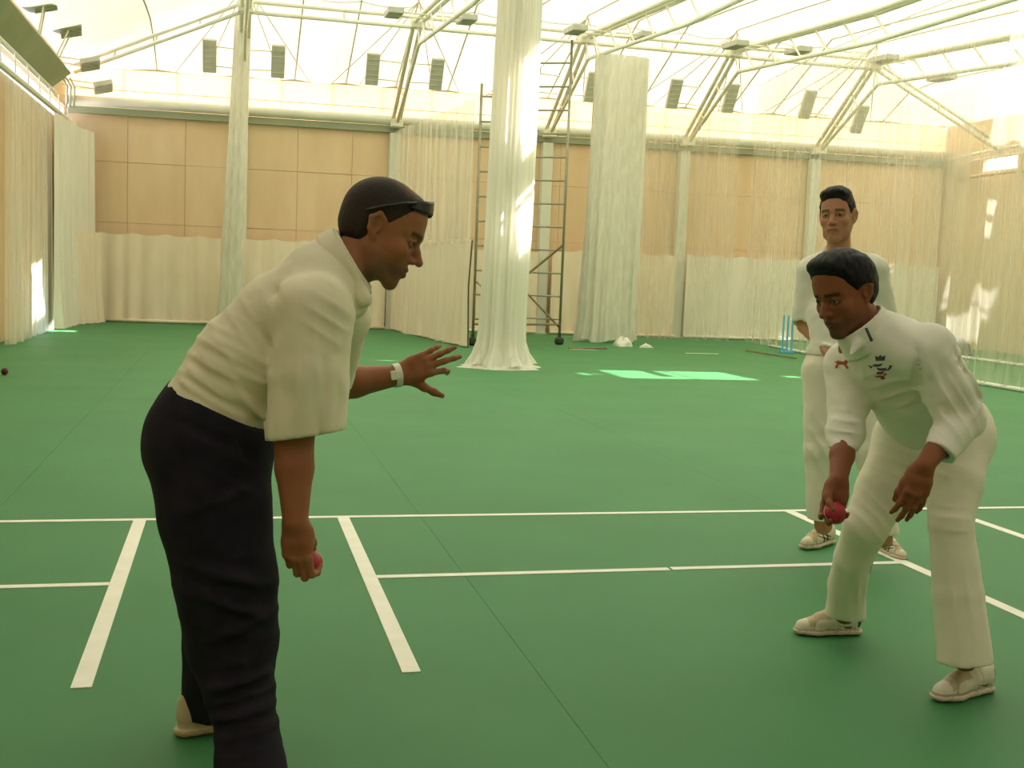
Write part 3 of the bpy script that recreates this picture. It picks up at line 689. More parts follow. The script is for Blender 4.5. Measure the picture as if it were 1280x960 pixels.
class Head:
    # local axes: x to the figure's right, y where the face looks, z up; origin between the eyes' level and the ears
    def __init__(s, O, fwd, up, scale):
        s.O = V3(O); s.y = unit(fwd); z = V3(up); s.z = unit(z - (z @ s.y) * s.y); s.x = np.cross(s.y, s.z); s.s = scale; s.R = np.array([s.x, s.y, s.z])
    def w(s, p): return s.O + s.s * (p[0] * s.x + p[1] * s.y + p[2] * s.z)
    def loc(s, Q): return (Q - s.O) @ s.R.T / s.s
def head_prims(F, h, nose=1.0, jaw=1.0):
    w, S, R = h.w, h.s, h.R
    F.ell(w((0, -.014, .034)), R, V3((.074, .098, .086)) * S, .02)
    F.ell(w((0, .030, -.030)), R, V3((.060, .058, .082)) * S, .03)
    for s in (-1, 1):
        F.chain([w((s * .056 * jaw, -.004, -.045)), w((s * .046 * jaw, .022, -.082)), w((s * .012, .066, -.106))], [.017 * S, .017 * S, .014 * S], .025)
        F.ell(w((s * .040, .056, -.026)), R, V3((.022, .020, .020)) * S, .02)
    F.ell(w((0, .068, -.104)), R, V3((.020, .016, .016)) * S, .016)
    F.ell(w((0, .070, -.068)), R, V3((.030, .018, .026)) * S, .02)                    # muzzle under the nose
    F.chain([w((-.044, .060, .018)), w((-.018, .080, .019)), w((.018, .080, .019)), w((.044, .060, .018))], [.009 * S, .0105 * S, .0105 * S, .009 * S], .018)
    F.ell(w((0, .055, .050)), R, V3((.052, .030, .045)) * S, .03)                     # forehead
    for s in (-1, 1): F.ell(w((s * .033, .088, -.001)), R, V3((.019, .016, .0125)) * S, .012, 'cut')
    F.chain([w((0, .080, .010)), w((0, .094, -.012)), w((0, .106 + .004 * nose, -.033))], [.0075 * S, .0085 * S, .0105 * S], .012)
    for s in (-1, 1): F.ell(w((s * .0125, .093, -.037)), R, V3((.0075, .011, .007)) * S, .008)
    for s in (-1, 1): F.ell(w((s * .006, .098, -.0445)), R, V3((.0035, .005, .003)) * S, .003, 'cut')
    for s in (-1, 1):      # lids and eyeballs
        F.ell(w((s * .032, .0665, .0)), R, V3((.0135, .0135, .0135)) * S, .004)
        F.chain([w((s * .018, .0775, .002)), w((s * .031, .083, .0062)), w((s * .046, .072, .001))], [.0032 * S, .0042 * S, .0032 * S], .005)
        F.chain([w((s * .019, .0765, -.003)), w((s * .032, .080, -.0085)), w((s * .045, .071, -.002))], [.0025 * S, .003 * S, .0025 * S], .005)
    F.chain([w((-.025, .078, -.0655)), w((-.008, .0895, -.0615)), w((.008, .0895, -.0615)), w((.025, .078, -.0655))], [.0035 * S, .0055 * S, .0055 * S, .0035 * S], .006)
    F.chain([w((-.022, .078, -.0700)), w((0, .0885, -.0755)), w((.022, .078, -.0700))], [.0035 * S, .0065 * S, .0035 * S], .006)
    F.chain([w((-.024, .086, -.0678)), w((0, .0985, -.0680)), w((.024, .086, -.0678))], [.002 * S, .0026 * S, .002 * S], .003, 'cut')
    for s in (-1, 1):      # ears
        F.chain([w((s * .071, .004, .020)), w((s * .079, -.012, .028)), w((s * .084, -.026, .012)), w((s * .081, -.020, -.012)), w((s * .073, -.004, -.030))], [.0055 * S, .006 * S, .006 * S, .006 * S, .007 * S], .005)
        F.ell(w((s * .073, -.010, 0)), R, V3((.006, .014, .024)) * S, .008)
        F.ell(w((s * .080, -.006, -.004)), R, V3((.0055, .008, .012)) * S, .004, 'cut')
def head_color(h, Q, base, stubble, lip, brow, lid_dark=0.5):
    L = h.loc(Q); C = np.tile(V3(base), (len(Q), 1))
    def blend(m, c): C[:] = C * (1 - m[:, None]) + V3(c) * m[:, None]
    near = (np.abs(L[:, 0]) < .12) & (np.abs(L[:, 1]) < .14) & (np.abs(L[:, 2]) < .16)
    g = lambda x, c, s: np.exp(-((x - c) / s) ** 2)
    ax = np.abs(L[:, 0])
    blend(near * g(ax, .042, .022) * g(L[:, 2], -.028, .02) * (L[:, 1] > .03) * .35, V3(base) * V3((1.12, .8, .75)))
    blend(near * np.clip((-.048 - L[:, 2]) / .02, 0, 1) * np.clip((L[:, 1] + .02) / .04, 0, 1) * (L[:, 2] > -.13) * stubble[1], stubble[0])
    blend(near * ((L[:, 1] > .072) & (ax < .0255)) * np.clip(1.3 - np.abs((L[:, 2] + .0685) / .0095) ** 2, 0, 1) * np.clip((.0265 - ax) / .006, 0, 1) * .8, lip)
    bl = .0225 - .10 * np.clip(ax - .034, 0, 1) + .05 * np.clip(.024 - ax, -1, 0) * 0
    blend(near * ((L[:, 1] > .05) & (ax > .012) & (ax < .052)) * np.clip(1.4 - np.abs((L[:, 2] - bl) / .0055), 0, 1) * .9, brow)
    ex = np.sqrt(((ax - .032) / .0132) ** 2 + ((L[:, 2] + .0010) / .0046) ** 2)
    blend(near * (L[:, 1] > .062) * np.clip((1.75 - ex) / .4, 0, 1) * lid_dark, V3(brow) * 1.5)
    blend(near * (L[:, 1] > .062) * np.clip((1.0 - ex) / .18, 0, 1), (.36, .30, .25))
    ir = np.hypot(ax - .032, L[:, 2] - .0005)
    blend(near * (L[:, 1] > .062) * (ex < 1.05) * np.clip((.0062 - ir) / .0012, 0, 1), (.03, .018, .012))
    return C

def finger(F, base, d0, bend_axis, lens, rs, curls, k=.006):
    # three phalanges bending about one axis
    p = V3(base); d = unit(d0); ax = unit(bend_axis); pts = [p]
    for L, c in zip(lens, curls):
        a = math.radians(c); d = d * math.cos(a) + np.cross(ax, d) * math.sin(a) + ax * (ax @ d) * (1 - math.cos(a)); d = unit(d)
        p = p + d * L; pts.append(p)
    F.chain(pts, rs, k); return pts
def hand(F, wrist, d, palm, side, S, curls, spread=6, thumb=(35, 30, 10, 15), thumb_roll=.35):
    # d: towards the fingers; palm: normal out of the palm; side: +1 when the thumb lies along cross(d, palm)
    d = unit(d); pn = V3(palm); pn = unit(pn - (pn @ d) * d); tx = np.cross(d, pn) * side      # thumb side
    W = V3(wrist); ax = np.cross(d, pn)                                                        # rotating d towards pn
    # sign: rotation about ax turns d into pn when ax = d x pn
    kn = []
    for i, (o, l) in enumerate(((.029, .084), (.0095, .089), (-.010, .084), (-.028, .075))):
        q = W + S * (d * l + tx * o - pn * .004); kn.append(q)
        F.chain([W + S * (tx * o * .62 + d * .006), W + S * (tx * o * .85 + d * .045), q], [.0125 * S, .0135 * S, .0105 * S], .016)
    F.cone(W + S * (d * .02 + tx * .016 + pn * .006), W + S * (d * .055 + tx * .022 + pn * .008), .014 * S, .013 * S, .015)
    F.cone(W + S * (d * .02 - tx * .018 + pn * .005), W + S * (d * .062 - tx * .022 + pn * .004), .013 * S, .011 * S, .015)
    LN = ((.042, .025, .021), (.046, .029, .022), (.043, .027, .022), (.034, .020, .019)); RR = ((.0098, .0088, .0080, .0068), (.0100, .0090, .0082, .0070), (.0095, .0086, .0078, .0066), (.0085, .0076, .0070, .0060))
    tips = []
    for i in range(4):
        sp = math.radians(spread * (1.5 - i)); dd = d * math.cos(sp) + tx * math.sin(sp)
        tips.append(finger(F, kn[i], dd, ax, [x * S for x in LN[i]], [x * S for x in RR[i]], curls[i]))
    b = W + S * (d * .022 + tx * .026 + pn * .008); a = math.radians(thumb[0])
    td = unit(d * math.cos(a) + (tx * (1 - thumb_roll) + pn * thumb_roll) * math.sin(a)); tax = unit(np.cross(td, -tx * .8 + pn * .6))
    tips.append(finger(F, b, td, tax, [.042 * S, .032 * S, .026 * S], [.0140 * S, .0110 * S, .0098 * S, .0078 * S], thumb[1:], .012))
    return tips
def shoe(parent, heel, toe, ankle, S, paint, name='shoe', m='shoe'):
    # heel and toe on the floor; sole, upper, tongue and collar in one field; paint colours by local position
    heel, toe = V3(heel), V3(toe); heel[2] = toe[2] = 0; L = np.linalg.norm(toe - heel); d = (toe - heel) / L; z = V3((0, 0, 1)); x = np.cross(d, z)
    F = Field(np.minimum(heel, toe) - .09, np.maximum(heel, toe) + V3((.09, .09, .16)), .0036)
    P = lambda a, b, c: heel + d * a * L + x * b * L + z * c * L
    R = np.array([x, d, z])
    # sole
    F.chain([P(.12, 0, .05), P(.38, .0, .05), P(.68, .012, .052), P(.86, .018, .060)], [.135 * L, .122 * L, .160 * L, .125 * L], .01, flat=(z, .46))
    # upper
    F.chain([P(.14, 0, .175), P(.38, 0, .195), P(.62, .008, .150), P(.84, .014, .112)], [.122 * L, .126 * L, .134 * L, .108 * L], .02, flat=(z, .92))
    F.chain([P(.14, 0, .28), P(.30, 0, .29)], [.105 * L, .115 * L], .03)
    F.chain([P(.40, 0, .35), P(.60, 0, .255)], [.060 * L, .055 * L], .02)       # tongue and lacing
    F.cone(P(.10, 0, .36), P(.16, 0, .20), .055 * L, .06 * L, .02)
    F.ell(P(.22, 0, .40), R, V3((.075, .115, .14)) * L, .01, 'cut')
    F.cut((0, 0, 0.003), (0, 0, -1))
    def groove(Q):
        Lc = (Q - heel) @ R.T / L
        g = .0022 * np.exp(-((Lc[:, 2] - .092) / .016) ** 2)                    # welt line above the sole
        g = g + .0022 * np.exp(-((Lc[:, 1] - .74 + .25 * (Lc[:, 2] - .1)) / .014) ** 2) * (Lc[:, 2] > .09) + .002 * np.exp(-((Lc[:, 1] - .30 - .35 * (Lc[:, 2] - .1)) / .012) ** 2) * (Lc[:, 2] > .1)
        g = g + .0012 * np.sin(Lc[:, 1] * 60) * np.exp(-((Lc[:, 2] - .06) / .03) ** 2)
        for k in range(6): g = g + .0014 * np.exp(-((Lc[:, 2] - .02) / .02) ** 2) * np.exp(-((Lc[:, 1] - .12 - .15 * k) / .012) ** 2)
        return g
    F.disp(groove)
    Vt, Fc = F.mesh(); Lc = (Vt - heel) @ R.T / L
    o = np_obj(name, Vt, Fc, m, parent, paint(Lc))
    mb = MB()
    for k in range(5):
        t = .40 + .052 * k; zz = .392 - .034 * k - .006 * k
        pts = [P(t + .012, sd * .075, zz - .035 * (abs(sd) > .8) - .0) if abs(sd) > .8 else P(t, sd * .06, zz + .028) for sd in (-1, -.5, 0, .5, 1)]
        mb.tube([Vector(p) for p in pts], .0034, 5)
    obj('laces', mb, 'lace', parent, smooth=True)
    return o
def decal(parent, name, target_bvh, origin, direction, ux, uy, shapes, m, lift=.002):
    # flat printed mark: outline strips dropped onto the cloth along one direction
    mb = MB(); dr = Vector(direction)
    for poly in shapes:
        pts = []
        for (a, b) in poly:
            p = Vector(origin) + Vector(ux) * a + Vector(uy) * b
            h = target_bvh.ray_cast(p, dr); 
            if h[0] is None: break
            pts.append(h[0] - dr * lift)
        if len(pts) == len(poly) and len(pts) > 2:
            c = sum(pts, Vector()) / len(pts); n = len(pts)
            mb.add(pts + [c], [(i, (i + 1) % n, n) for i in range(n)])
    return obj(name, mb, m, parent) if mb.v else None
def bvh_of(Vt, F): return BVHTree.FromPolygons([tuple(v) for v in Vt], [tuple(int(i) for i in f) for f in F])
mat('skin', (0.93, 0.93, 0.93), (1.0, 1.0, 1.0), 40, rough=0.55, vcol=True, bumpd=0.0004, bscale=350, spec=0.35, sss=0.08)
mat('hair', (0.75, 0.75, 0.75), (1, 1, 1), 160, (1, 1, .25), rough=0.6, vcol=True, bumpd=0.0025, bscale=240, spec=0.25)
mat('shirt_cream', (0.82, 0.74, 0.55), (0.86, 0.78, 0.59), 9, rough=0.85, bumpd=0.006, bscale=10, spec=0.15, sheen=0.1)
mat('shirt_white', (0.85, 0.81, 0.70), (0.89, 0.85, 0.74), 9, rough=0.85, bumpd=0.006, bscale=10, spec=0.15, sheen=0.1)
mat('trousers_navy', (0.012, 0.010, 0.016), (0.020, 0.016, 0.024), 14, rough=0.85, bumpd=0.006, bscale=10, spec=0.15)
mat('trousers_white', (0.84, 0.78, 0.64), (0.88, 0.82, 0.68), 9, rough=0.85, bumpd=0.006, bscale=10, spec=0.15)
mat('shoe', (0.92, 0.92, 0.92), (1, 1, 1), 30, rough=0.55, vcol=True, bumpd=0.0006, bscale=300)
mat('lace', (0.70, 0.62, 0.46), rough=0.8)
mat('watch_white', (0.85, 0.82, 0.72), rough=0.4)
mat('glasses_dark', (0.012, 0.014, 0.014), rough=0.2, spec=0.6)
mat('mark_dark', (0.10, 0.10, 0.11), rough=0.8)
mat('mark_red', (0.50, 0.10, 0.06), rough=0.8)
mat('trim_navy', (0.06, 0.09, 0.09), rough=0.8)
mat('button', (0.7, 0.66, 0.55), rough=0.4)
def hair_mesh(parent, h, thick, cuts, colfn, noise=0.0, nf=120, extra=None, res=.0034, seed=1, label=None):
    F = Field(h.O - .17 * h.s, h.O + .17 * h.s, res); R, S, w = h.R, h.s, h.w
    F.ell(w((0, -.014, .034)), R, V3((.074 + thick, .098 + thick, .086 + thick)) * S, .02)
    F.ell(w((0, .050, .055)), R, V3((.052, .036, .045)) * S + thick * .8, .03)
    F.ell(w((0, -.030, -.020)), R, V3((.060, .072, .065)) * S + thick * .6, .03)
    if extra: extra(F, h)
    if noise: F.disp(lambda Q: noise * wob(Q, nf, seed))
    for (p, n) in cuts:      # the hair thins out towards its edge
        nn = n[0] * h.x + n[1] * h.y + n[2] * h.z; P = F.full(); q = w(p)
        d = ((P[0] - q[0]) * nn[0] + (P[1] - q[1]) * nn[1] + (P[2] - q[2]) * nn[2]) / np.linalg.norm(nn)
        F.D = (F.D + np.clip((d + .030) / .030, 0, 1.3) ** 1.5 * (thick + .004)).astype(np.float32)
    for (p, n) in cuts: F.cut(w(p), n[0] * h.x + n[1] * h.y + n[2] * h.z, thick * 2.2)
    for s in (-1, 1): F.ell(w((s * .08, -.004, -.012)), R, V3((.03, .026, .036)) * S, .004, 'cut')
    Vt, Fc = F.mesh()
    return np_obj('hair', Vt, Fc, 'hair', parent, colfn(h.loc(Vt)), 1)
def ring_band(c, axis, r, w, t, n=28):
    # flat band about an axis
    axis = Vector(axis).normalized(); a = axis.orthogonal().normalized(); b = axis.cross(a); mb = MB(); V = []; F = []
    for k in range(n):
        e = a * math.cos(2 * math.pi * k / n) + b * math.sin(2 * math.pi * k / n)
        for (rr, ww) in ((r, -w), (r + t, -w), (r + t, w), (r, w)): V.append(Vector(c) + e * rr + axis * ww)
    for k in range(n):
        for q in range(4): F.append((k * 4 + q, k * 4 + (q + 1) % 4, ((k + 1) % n) * 4 + (q + 1) % 4, ((k + 1) % n) * 4 + q))
    return mb.add(V, F)

AWAY = (0.2375, 0.9664, -0.0987)
# ---------------------------------------------------------------- the coach
def build_coach():
    t = empty('person', tuple(V3((-0.5534, -1.6660, 0.0402)) * V3((1, 1, 0))))
    tag(t, 'person in a cream polo shirt and navy trousers leaning forward with left hand held out', 'person', None)
    h = Head((-0.1919, -1.6021, 1.3322), (0.8920, -0.2281, -0.3903), (0.3958, -0.0034, 0.9183), 1.05)
    nb = (-0.2993, -1.6082, 1.2163)
    shR, elR, wrR = (-0.3639, -1.7676, 1.1220), (-0.4116, -1.7871, 0.8664), (-0.4073, -1.8570, 0.6490)
    shL, elL, wrL = (-0.2861, -1.4473, 1.1013), (-0.3249, -1.2926, 0.9015), (-0.0838, -1.2448, 0.9367)
    lo = np.min([(-0.7578, -1.9563, 0.0491), (-0.7781, -1.8082, 1.4496), (-0.0225, -2.1340, 0.0786), (-0.8424, -0.9506, 0.5733), (0.1473, -1.1168, 1.3276)], 0) ; hi = np.max([(-0.7867, -1.7018, 1.4581), (0.1438, -1.0916, 1.5657), (0.1714, -1.2930, -0.3390), (-0.8320, -1.0261, -0.1409)], 0); lo[2] = 0.0; lo[1] -= .12
    F = Field(lo, hi, .009, [(h.O - .145, h.O + .145, .0030), (V3(wrR) - (.075, .085, .19), V3(wrR) + (.075, .085, .02), .0033), (V3(wrL) - (.05, .09, .085), V3(wrL) + (.22, .10, .12), .0033)])
    # hidden core
    F.chain([(-0.6072, -1.5739, 0.8113), (-0.5129, -1.5795, 0.9837), (-0.4139, -1.5919, 1.1006), (-0.3339, -1.6015, 1.1990)], [.125, .118, .112, .08], .03, flat=(AWAY, 1.25))
    F.cone(nb, h.w((0, -.022, -.045)), .062, .056, .03)
    for (sh, el, wr) in ((shR, elR, wrR), (shL, elL, wrL)):
        F.cone(nb, sh, .06, .055, .03)
        m = V3(el) * .55 + V3(wr) * .45
        F.chain([sh, el, m, wr], [.055, .050, .044, .0285], .02)
    F.chain([(-0.6134, -1.6454, 0.8061), (-0.5615, -1.7513, 0.5016), (-0.5269, -1.8257, 0.2623), (-0.4970, -1.9556, 0.0761)], [.11, .075, .055, .042], .03)
    F.chain([(-0.6081, -1.5040, 0.7845), (-0.5966, -1.4678, 0.4578), (-0.5980, -1.4587, 0.2396), (-0.6204, -1.4514, 0.0544)], [.11, .07, .05, .042], .03)
    head_prims(F, h, 1.2, 1.0)
    # near hand closed round the ball, far hand spread
    hand(F, wrR, (0.0874, -0.0606, -0.9943), (0.5176, 0.8550, -0.0325), 1, .98, ((10, 78, 50), (14, 82, 52), (20, 84, 52), (28, 84, 52)), 2, (34, 18, 22, 18), .75)
    hand(F, wrL, (0.9010, -0.1379, 0.4113), (0.1892, 0.9616, -0.1989), -1, 1.0, ((30, 40, 30), (8, 16, 14), (0, 8, 8), (10, 22, 20)), 5, (52, -6, 2, 4), .2)
    Vt, Fc = F.mesh()
    col = head_color(h, Vt, (.37, .145, .065), ((.13, .075, .045), .68), (.24, .085, .055), (.06, .035, .02))
    arm = np.minimum(seg_dist(Vt, elR, wrR)[0], seg_dist(Vt, elL, wrL)[0]) < .08
    col[arm] = col[arm] * V3((.90, .82, .78))
    np_obj('body', Vt, Fc, 'skin', t, col, 1)
    def hc(L):
        C = np.tile(V3((.035, .022, .014)), (len(L), 1))
        thin = np.clip(1 - np.hypot(L[:, 0] / .055, (L[:, 1] - .025) / .075), 0, 1) * np.clip((L[:, 2] - .06) / .04, 0, 1)
        return C * (1 - thin[:, None]) + V3((.26, .10, .055)) * thin[:, None]
    hair_mesh(t, h, .0035, [((0, .070, .080), (0, .86, -.50)), ((0, -.085, -.052), (0, -.25, -.97)), ((0, .012, -.02), (0, .75, -.66))], hc, .0006, 300)
    # shirt
    ax = unit(V3(shL) - V3(shR))
    F = Field(lo, hi, .0062)
    F.chain([(-0.5963, -1.5721, 0.8554), (-0.5091, -1.5800, 0.9878), (-0.4177, -1.5910, 1.1005), (-0.3416, -1.6000, 1.1947)], [.134, .138, .128, .100], .04, flat=(AWAY, 1.28))
    F.cone((-0.3413, -1.6021, 1.1749), (-0.3699, -1.7448, 1.1284), .085, .088, .05); F.cone((-0.3336, -1.6040, 1.1752), (-0.2879, -1.4675, 1.1022), .085, .08, .05)
    F.chain([(-0.3676, -1.7667, 1.1218), (-0.3771, -1.7895, 0.9766), (-0.3859, -1.8023, 0.8308)], [.092, .092, .092], .03)
    F.chain([(-0.2861, -1.4473, 1.1013), (-0.3100, -1.3265, 0.9097)], [.085, .08], .03)
    F.cone((-0.3339, -1.6015, 1.1990), (-0.2689, -1.6115, 1.2571), .098, .086, .02)
    F.cone((-0.2954, -1.6098, 1.2105), (-0.2590, -1.6562, 1.1476), .055, .03, .03)
    fl_ = [((-0.4182, -1.7720, 1.0495), (-0.4522, -1.7809, 0.8804), .012, -.014), ((-0.4039, -1.7735, 1.0687), (-0.2948, -1.7995, 1.0768), .006, -.006),
           ((-0.6591, -1.6775, 0.9896), (-0.4916, -1.7277, 0.9017), .011, .010), ((-0.6735, -1.6773, 0.9569), (-0.5095, -1.7272, 0.8632), .011, .011), ((-0.6319, -1.6812, 1.0191), (-0.4646, -1.7294, 0.9501), .012, .008),
           ((-0.5955, -1.6861, 1.0584), (-0.4560, -1.7266, 0.9977), .012, .007), ((-0.5479, -1.7073, 0.9657), (-0.4498, -1.7455, 0.8277), .012, .010), ((-0.4944, -1.7067, 1.1002), (-0.4192, -1.7345, 1.0087), .014, -.007),
           ((-0.6859, -1.6778, 0.9223), (-0.4814, -1.7369, 0.8359), .010, .008), ((-0.3714, -1.8468, 1.0375), (-0.3957, -1.8577, 0.8726), .020, .005), ((-0.3266, -1.8595, 1.0211), (-0.3421, -1.8725, 0.8565), .014, .006), ((-0.4586, -1.7076, 1.1773), (-0.3744, -1.7357, 1.1050), .018, -.006)]
    F.disp(folds_fn(fl_, AWAY, .0028, 16, 3, (((-0.5944, -1.6752, 0.9656), .11, (0.3977, -0.0040, 0.9175), .042, .0085), ((-0.4934, -1.6902, 1.0611), .09, (0.7245, -0.1085, 0.6806), .05, .0045), ((-0.3866, -1.8813, 0.9673), .10, (0.9650, -0.2231, 0.1376), .05, .0035), ((-0.3282, -1.8479, 1.1303), .07, (0.5026, -0.0353, 0.8638), .035, .004))))
    F.shell(.011)
    F.cut((-0.5925, -1.5724, 0.8615), (-0.4293, 0.0132, -0.9031))
    F.cut_local((-0.3843, -1.8013, 0.8439), (0.1619, -0.0885, -0.9828), (-0.3852, -1.8076, 0.7805), .16)
    F.cut_local((-0.2573, -1.6148, 1.2536), (0.8324, -0.1501, 0.5334), (-0.2133, -1.6215, 1.2931), .19)
    F.cut_local((-0.3142, -1.3259, 0.9052), (0.0131, 0.0978, -0.9951), (-0.3121, -1.3259, 0.8096), .13)
    Vt, Fc = F.mesh(); np_obj('polo_shirt', Vt, Fc, 'shirt_cream', t, None, 1)
    F = Field(V3(nb) - .22, V3(nb) + .22, .0045)
    F.cone((-0.3302, -1.6016, 1.2071), (-0.2613, -1.6130, 1.2614), .104, .0935, .01)
    F.cone((-0.2829, -1.6438, 1.2114), (-0.2434, -1.6897, 1.1610), .050, .020, .02)
    F.shell(.008)
    F.cut((-0.2630, -1.6136, 1.2514), (0.8324, -0.1501, 0.5334)); F.cut((-0.2975, -1.6079, 1.2243), (-0.8092, 0.1406, -0.5704))
    Vt, Fc = F.mesh(); np_obj('collar', Vt, Fc, 'shirt_cream', t, None, 1)
    # trousers
    F = Field(lo, hi, .0075)
    F.cone((-0.6064, -1.6161, 0.8056), (-0.6040, -1.5244, 0.7979), .150, .147, .05)
    F.cone((-0.6066, -1.6059, 0.8041), (-0.5738, -1.5723, 0.9078), .134, .124, .05, flat=(AWAY, 1.15))
    F.chain([(-0.6053, -1.6558, 0.7744), (-0.5859, -1.7107, 0.6381), (-0.5614, -1.7523, 0.4922), (-0.5426, -1.7724, 0.3416), (-0.5267, -1.8277, 0.2437), (-0.5115, -1.8697, 0.1726), (-0.4948, -1.9530, 0.0559)], [.143, .132, .121, .107, .082, .071, .084], .04)
    F.chain([(-0.6000, -1.4983, 0.7588), (-0.5940, -1.4861, 0.5893), (-0.5925, -1.4688, 0.4579), (-0.5918, -1.4602, 0.2399), (-0.6037, -1.4572, 0.0381)], [.130, .12, .103, .078, .064], .03)
    fl_ = [((-0.6506, -1.8165, 0.6620), (-0.4738, -1.8518, 0.7419), .016, .006), ((-0.6579, -1.8259, 0.5524), (-0.4615, -1.8790, 0.5056), .014, .007), ((-0.6305, -1.8382, 0.4988), (-0.4513, -1.8908, 0.4149), .014, .007), ((-0.6073, -1.8568, 0.3723), (-0.4605, -1.8867, 0.4328), .014, .006),
           ((-0.6004, -1.8696, 0.2632), (-0.4586, -1.9002, 0.3053), .012, .008), ((-0.5906, -1.8785, 0.1999), (-0.4577, -1.9069, 0.2416), .012, .009), ((-0.6705, -1.7968, 0.8069), (-0.6323, -1.8247, 0.6263), .02, -.007), ((-0.6983, -1.7827, 0.8787), (-0.4924, -1.8418, 0.7958), .012, -.005), ((-0.5283, -1.8312, 0.8126), (-0.4916, -1.8475, 0.7412), .014, -.01)]
    F.disp(folds_fn(fl_, AWAY, .0030, 13, 8, (((-0.5413, -1.8616, 0.4842), .12, (0.2332, 0.0419, 0.9715), .06, .007), ((-0.5234, -1.8920, 0.2299), .09, (-0.2142, 0.1512, 0.9650), .038, .009), ((-0.5452, -1.8327, 0.7573), .09, (0.5026, -0.0353, 0.8638), .05, .006))))
    F.shell(.014)
    F.cut((-0.5852, -1.5712, 0.8915), (0.4293, -0.0132, 0.9031)); F.cut((0, 0, .035), (0, 0, -1)); F.cut_local((-0.6119, -1.4554, 0.0356), (-0.2285, -0.0432, -0.9726), (-0.6200, -1.4461, 0.0059), .12)
    Vt, Fc = F.mesh(); np_obj('trousers', Vt, Fc, 'trousers_navy', t, None, 1)
    pocket = MB().tube([(-0.5464, -1.8399, 0.8361), (-0.5247, -1.8603, 0.7898), (-0.5135, -1.8707, 0.7457)], .003, 5); obj('pocket_seam', pocket, 'trousers_navy', t)
    def paint(L):
        C = np.tile(V3((.70, .60, .40)), (len(L), 1)); C[L[:, 2] < .075] = (.55, .38, .20); C[(L[:, 2] > .14) & (L[:, 1] < .2)] = (.62, .50, .32); return C
    a = V3((-0.6840, -1.4860, 0.0194)); b = V3((-0.4266, -1.4209, 0.0091)); shoe(t, a * V3((1, 1, 0)), b * V3((1, 1, 0)), None, 1, paint)
    a = V3((-0.5652, -1.8026, -0.0093)); b = V3((-0.3193, -1.9035, 0.0004)); hgt = V3((1, 1, 0)); shoe(t, (-0.545, -1.965, 0), (-0.285, -1.985, 0), None, 1, paint)
    # watch
    wa = unit(V3(wrL) - V3(elL)); wc = V3(wrL) - wa * .012
    w = obj('wristwatch', ring_band(wc, wa, .0305, .0095, .004), 'watch_white', t, smooth=False)
    fc = V3(wc) - V3(AWAY) * .035
    obj('watch_face', MB().obox(fc, wa, np.cross(wa, V3(AWAY)), AWAY, .0125, .0135, .004), 'watch_white', w, bevel=.003)
    # sunglasses pushed up on the head
    g = empty('sunglasses', tuple(h.w((0, .085, .085)))); tag(g, "dark sunglasses pushed up on the stooping coach's cropped hair", 'sunglasses')
    for s in (-1, 1):
        lens = MB().grid(lambda u, v: tuple(h.w((s * (.006 + .058 * u), .092 - .045 * u * u - .012 * v, .082 + .034 * v * (1 - .35 * u) - .012 * u))), 8, 5)
        o = obj('lens', lens, 'glasses_dark', g, smooth=True); sm = o.modifiers.new('thick', 'SOLIDIFY'); sm.thickness = .003
        obj('temple_arm', MB().tube([h.w((s * .064, .052, .088)), h.w((s * .081, .02, .068)), h.w((s * .084, -.02, .040)), h.w((s * .080, -.045, .022))], [.0042, .0042, .004, .003], 6), 'glasses_dark', g, smooth=True)
    obj('bridge', MB().tube([h.w((-.010, .086, .094)), h.w((0, .088, .097)), h.w((.010, .086, .094))], .003, 6), 'glasses_dark', g, smooth=True)
    bc = V3(wrR) + V3((0.0874, -0.0606, -0.9943)) * .104 + V3((0.5176, 0.8550, -0.0325)) * .043 + V3((0.8529, -0.5089, 0.1166)) * .003
    ball('cricket_ball', tuple(bc), .0335, 'leather_red', "red cricket ball closed in the hanging hand of the coach in cream polo")
build_coach()
# ---------------------------------------------------------------- the bowler
def pair_bounds(lo, hi): return V3(lo), V3(hi)
def runner_paint(body, sole, dark, mark):
    def paint(L):
        C = np.tile(V3(body), (len(L), 1)); ax = np.abs(L[:, 0])
        C[(L[:, 2] < .075)] = sole
        C[(L[:, 2] < .022)] = V3(sole) * .6
        C[(L[:, 1] < .10) & (L[:, 2] > .12) & (L[:, 2] < .30)] = dark
        C[(L[:, 2] > .37) & (L[:, 1] < .20)] = dark
        mesh = (L[:, 1] > .44 + .3 * np.clip(L[:, 2] - .12, 0, 1)) & (L[:, 1] < .80) & (ax < .105) & (L[:, 2] > .14)
        C[mesh] = V3(body) * V3((.72, .62, .48))
        C[(np.abs(L[:, 1] - .74 + .25 * (L[:, 2] - .1)) < .010) & (L[:, 2] > .09)] = V3(body) * .55
        C[(np.abs(L[:, 2] - .092) < .012)] = V3(sole) * .62
        C[(L[:, 2] > .075) & (L[:, 2] < .13) & (L[:, 1] < .40) & (np.sin(L[:, 1] * 55) > .2)] = V3(sole) * .7
        C[mark(L, ax)] = dark
        return C
    return paint
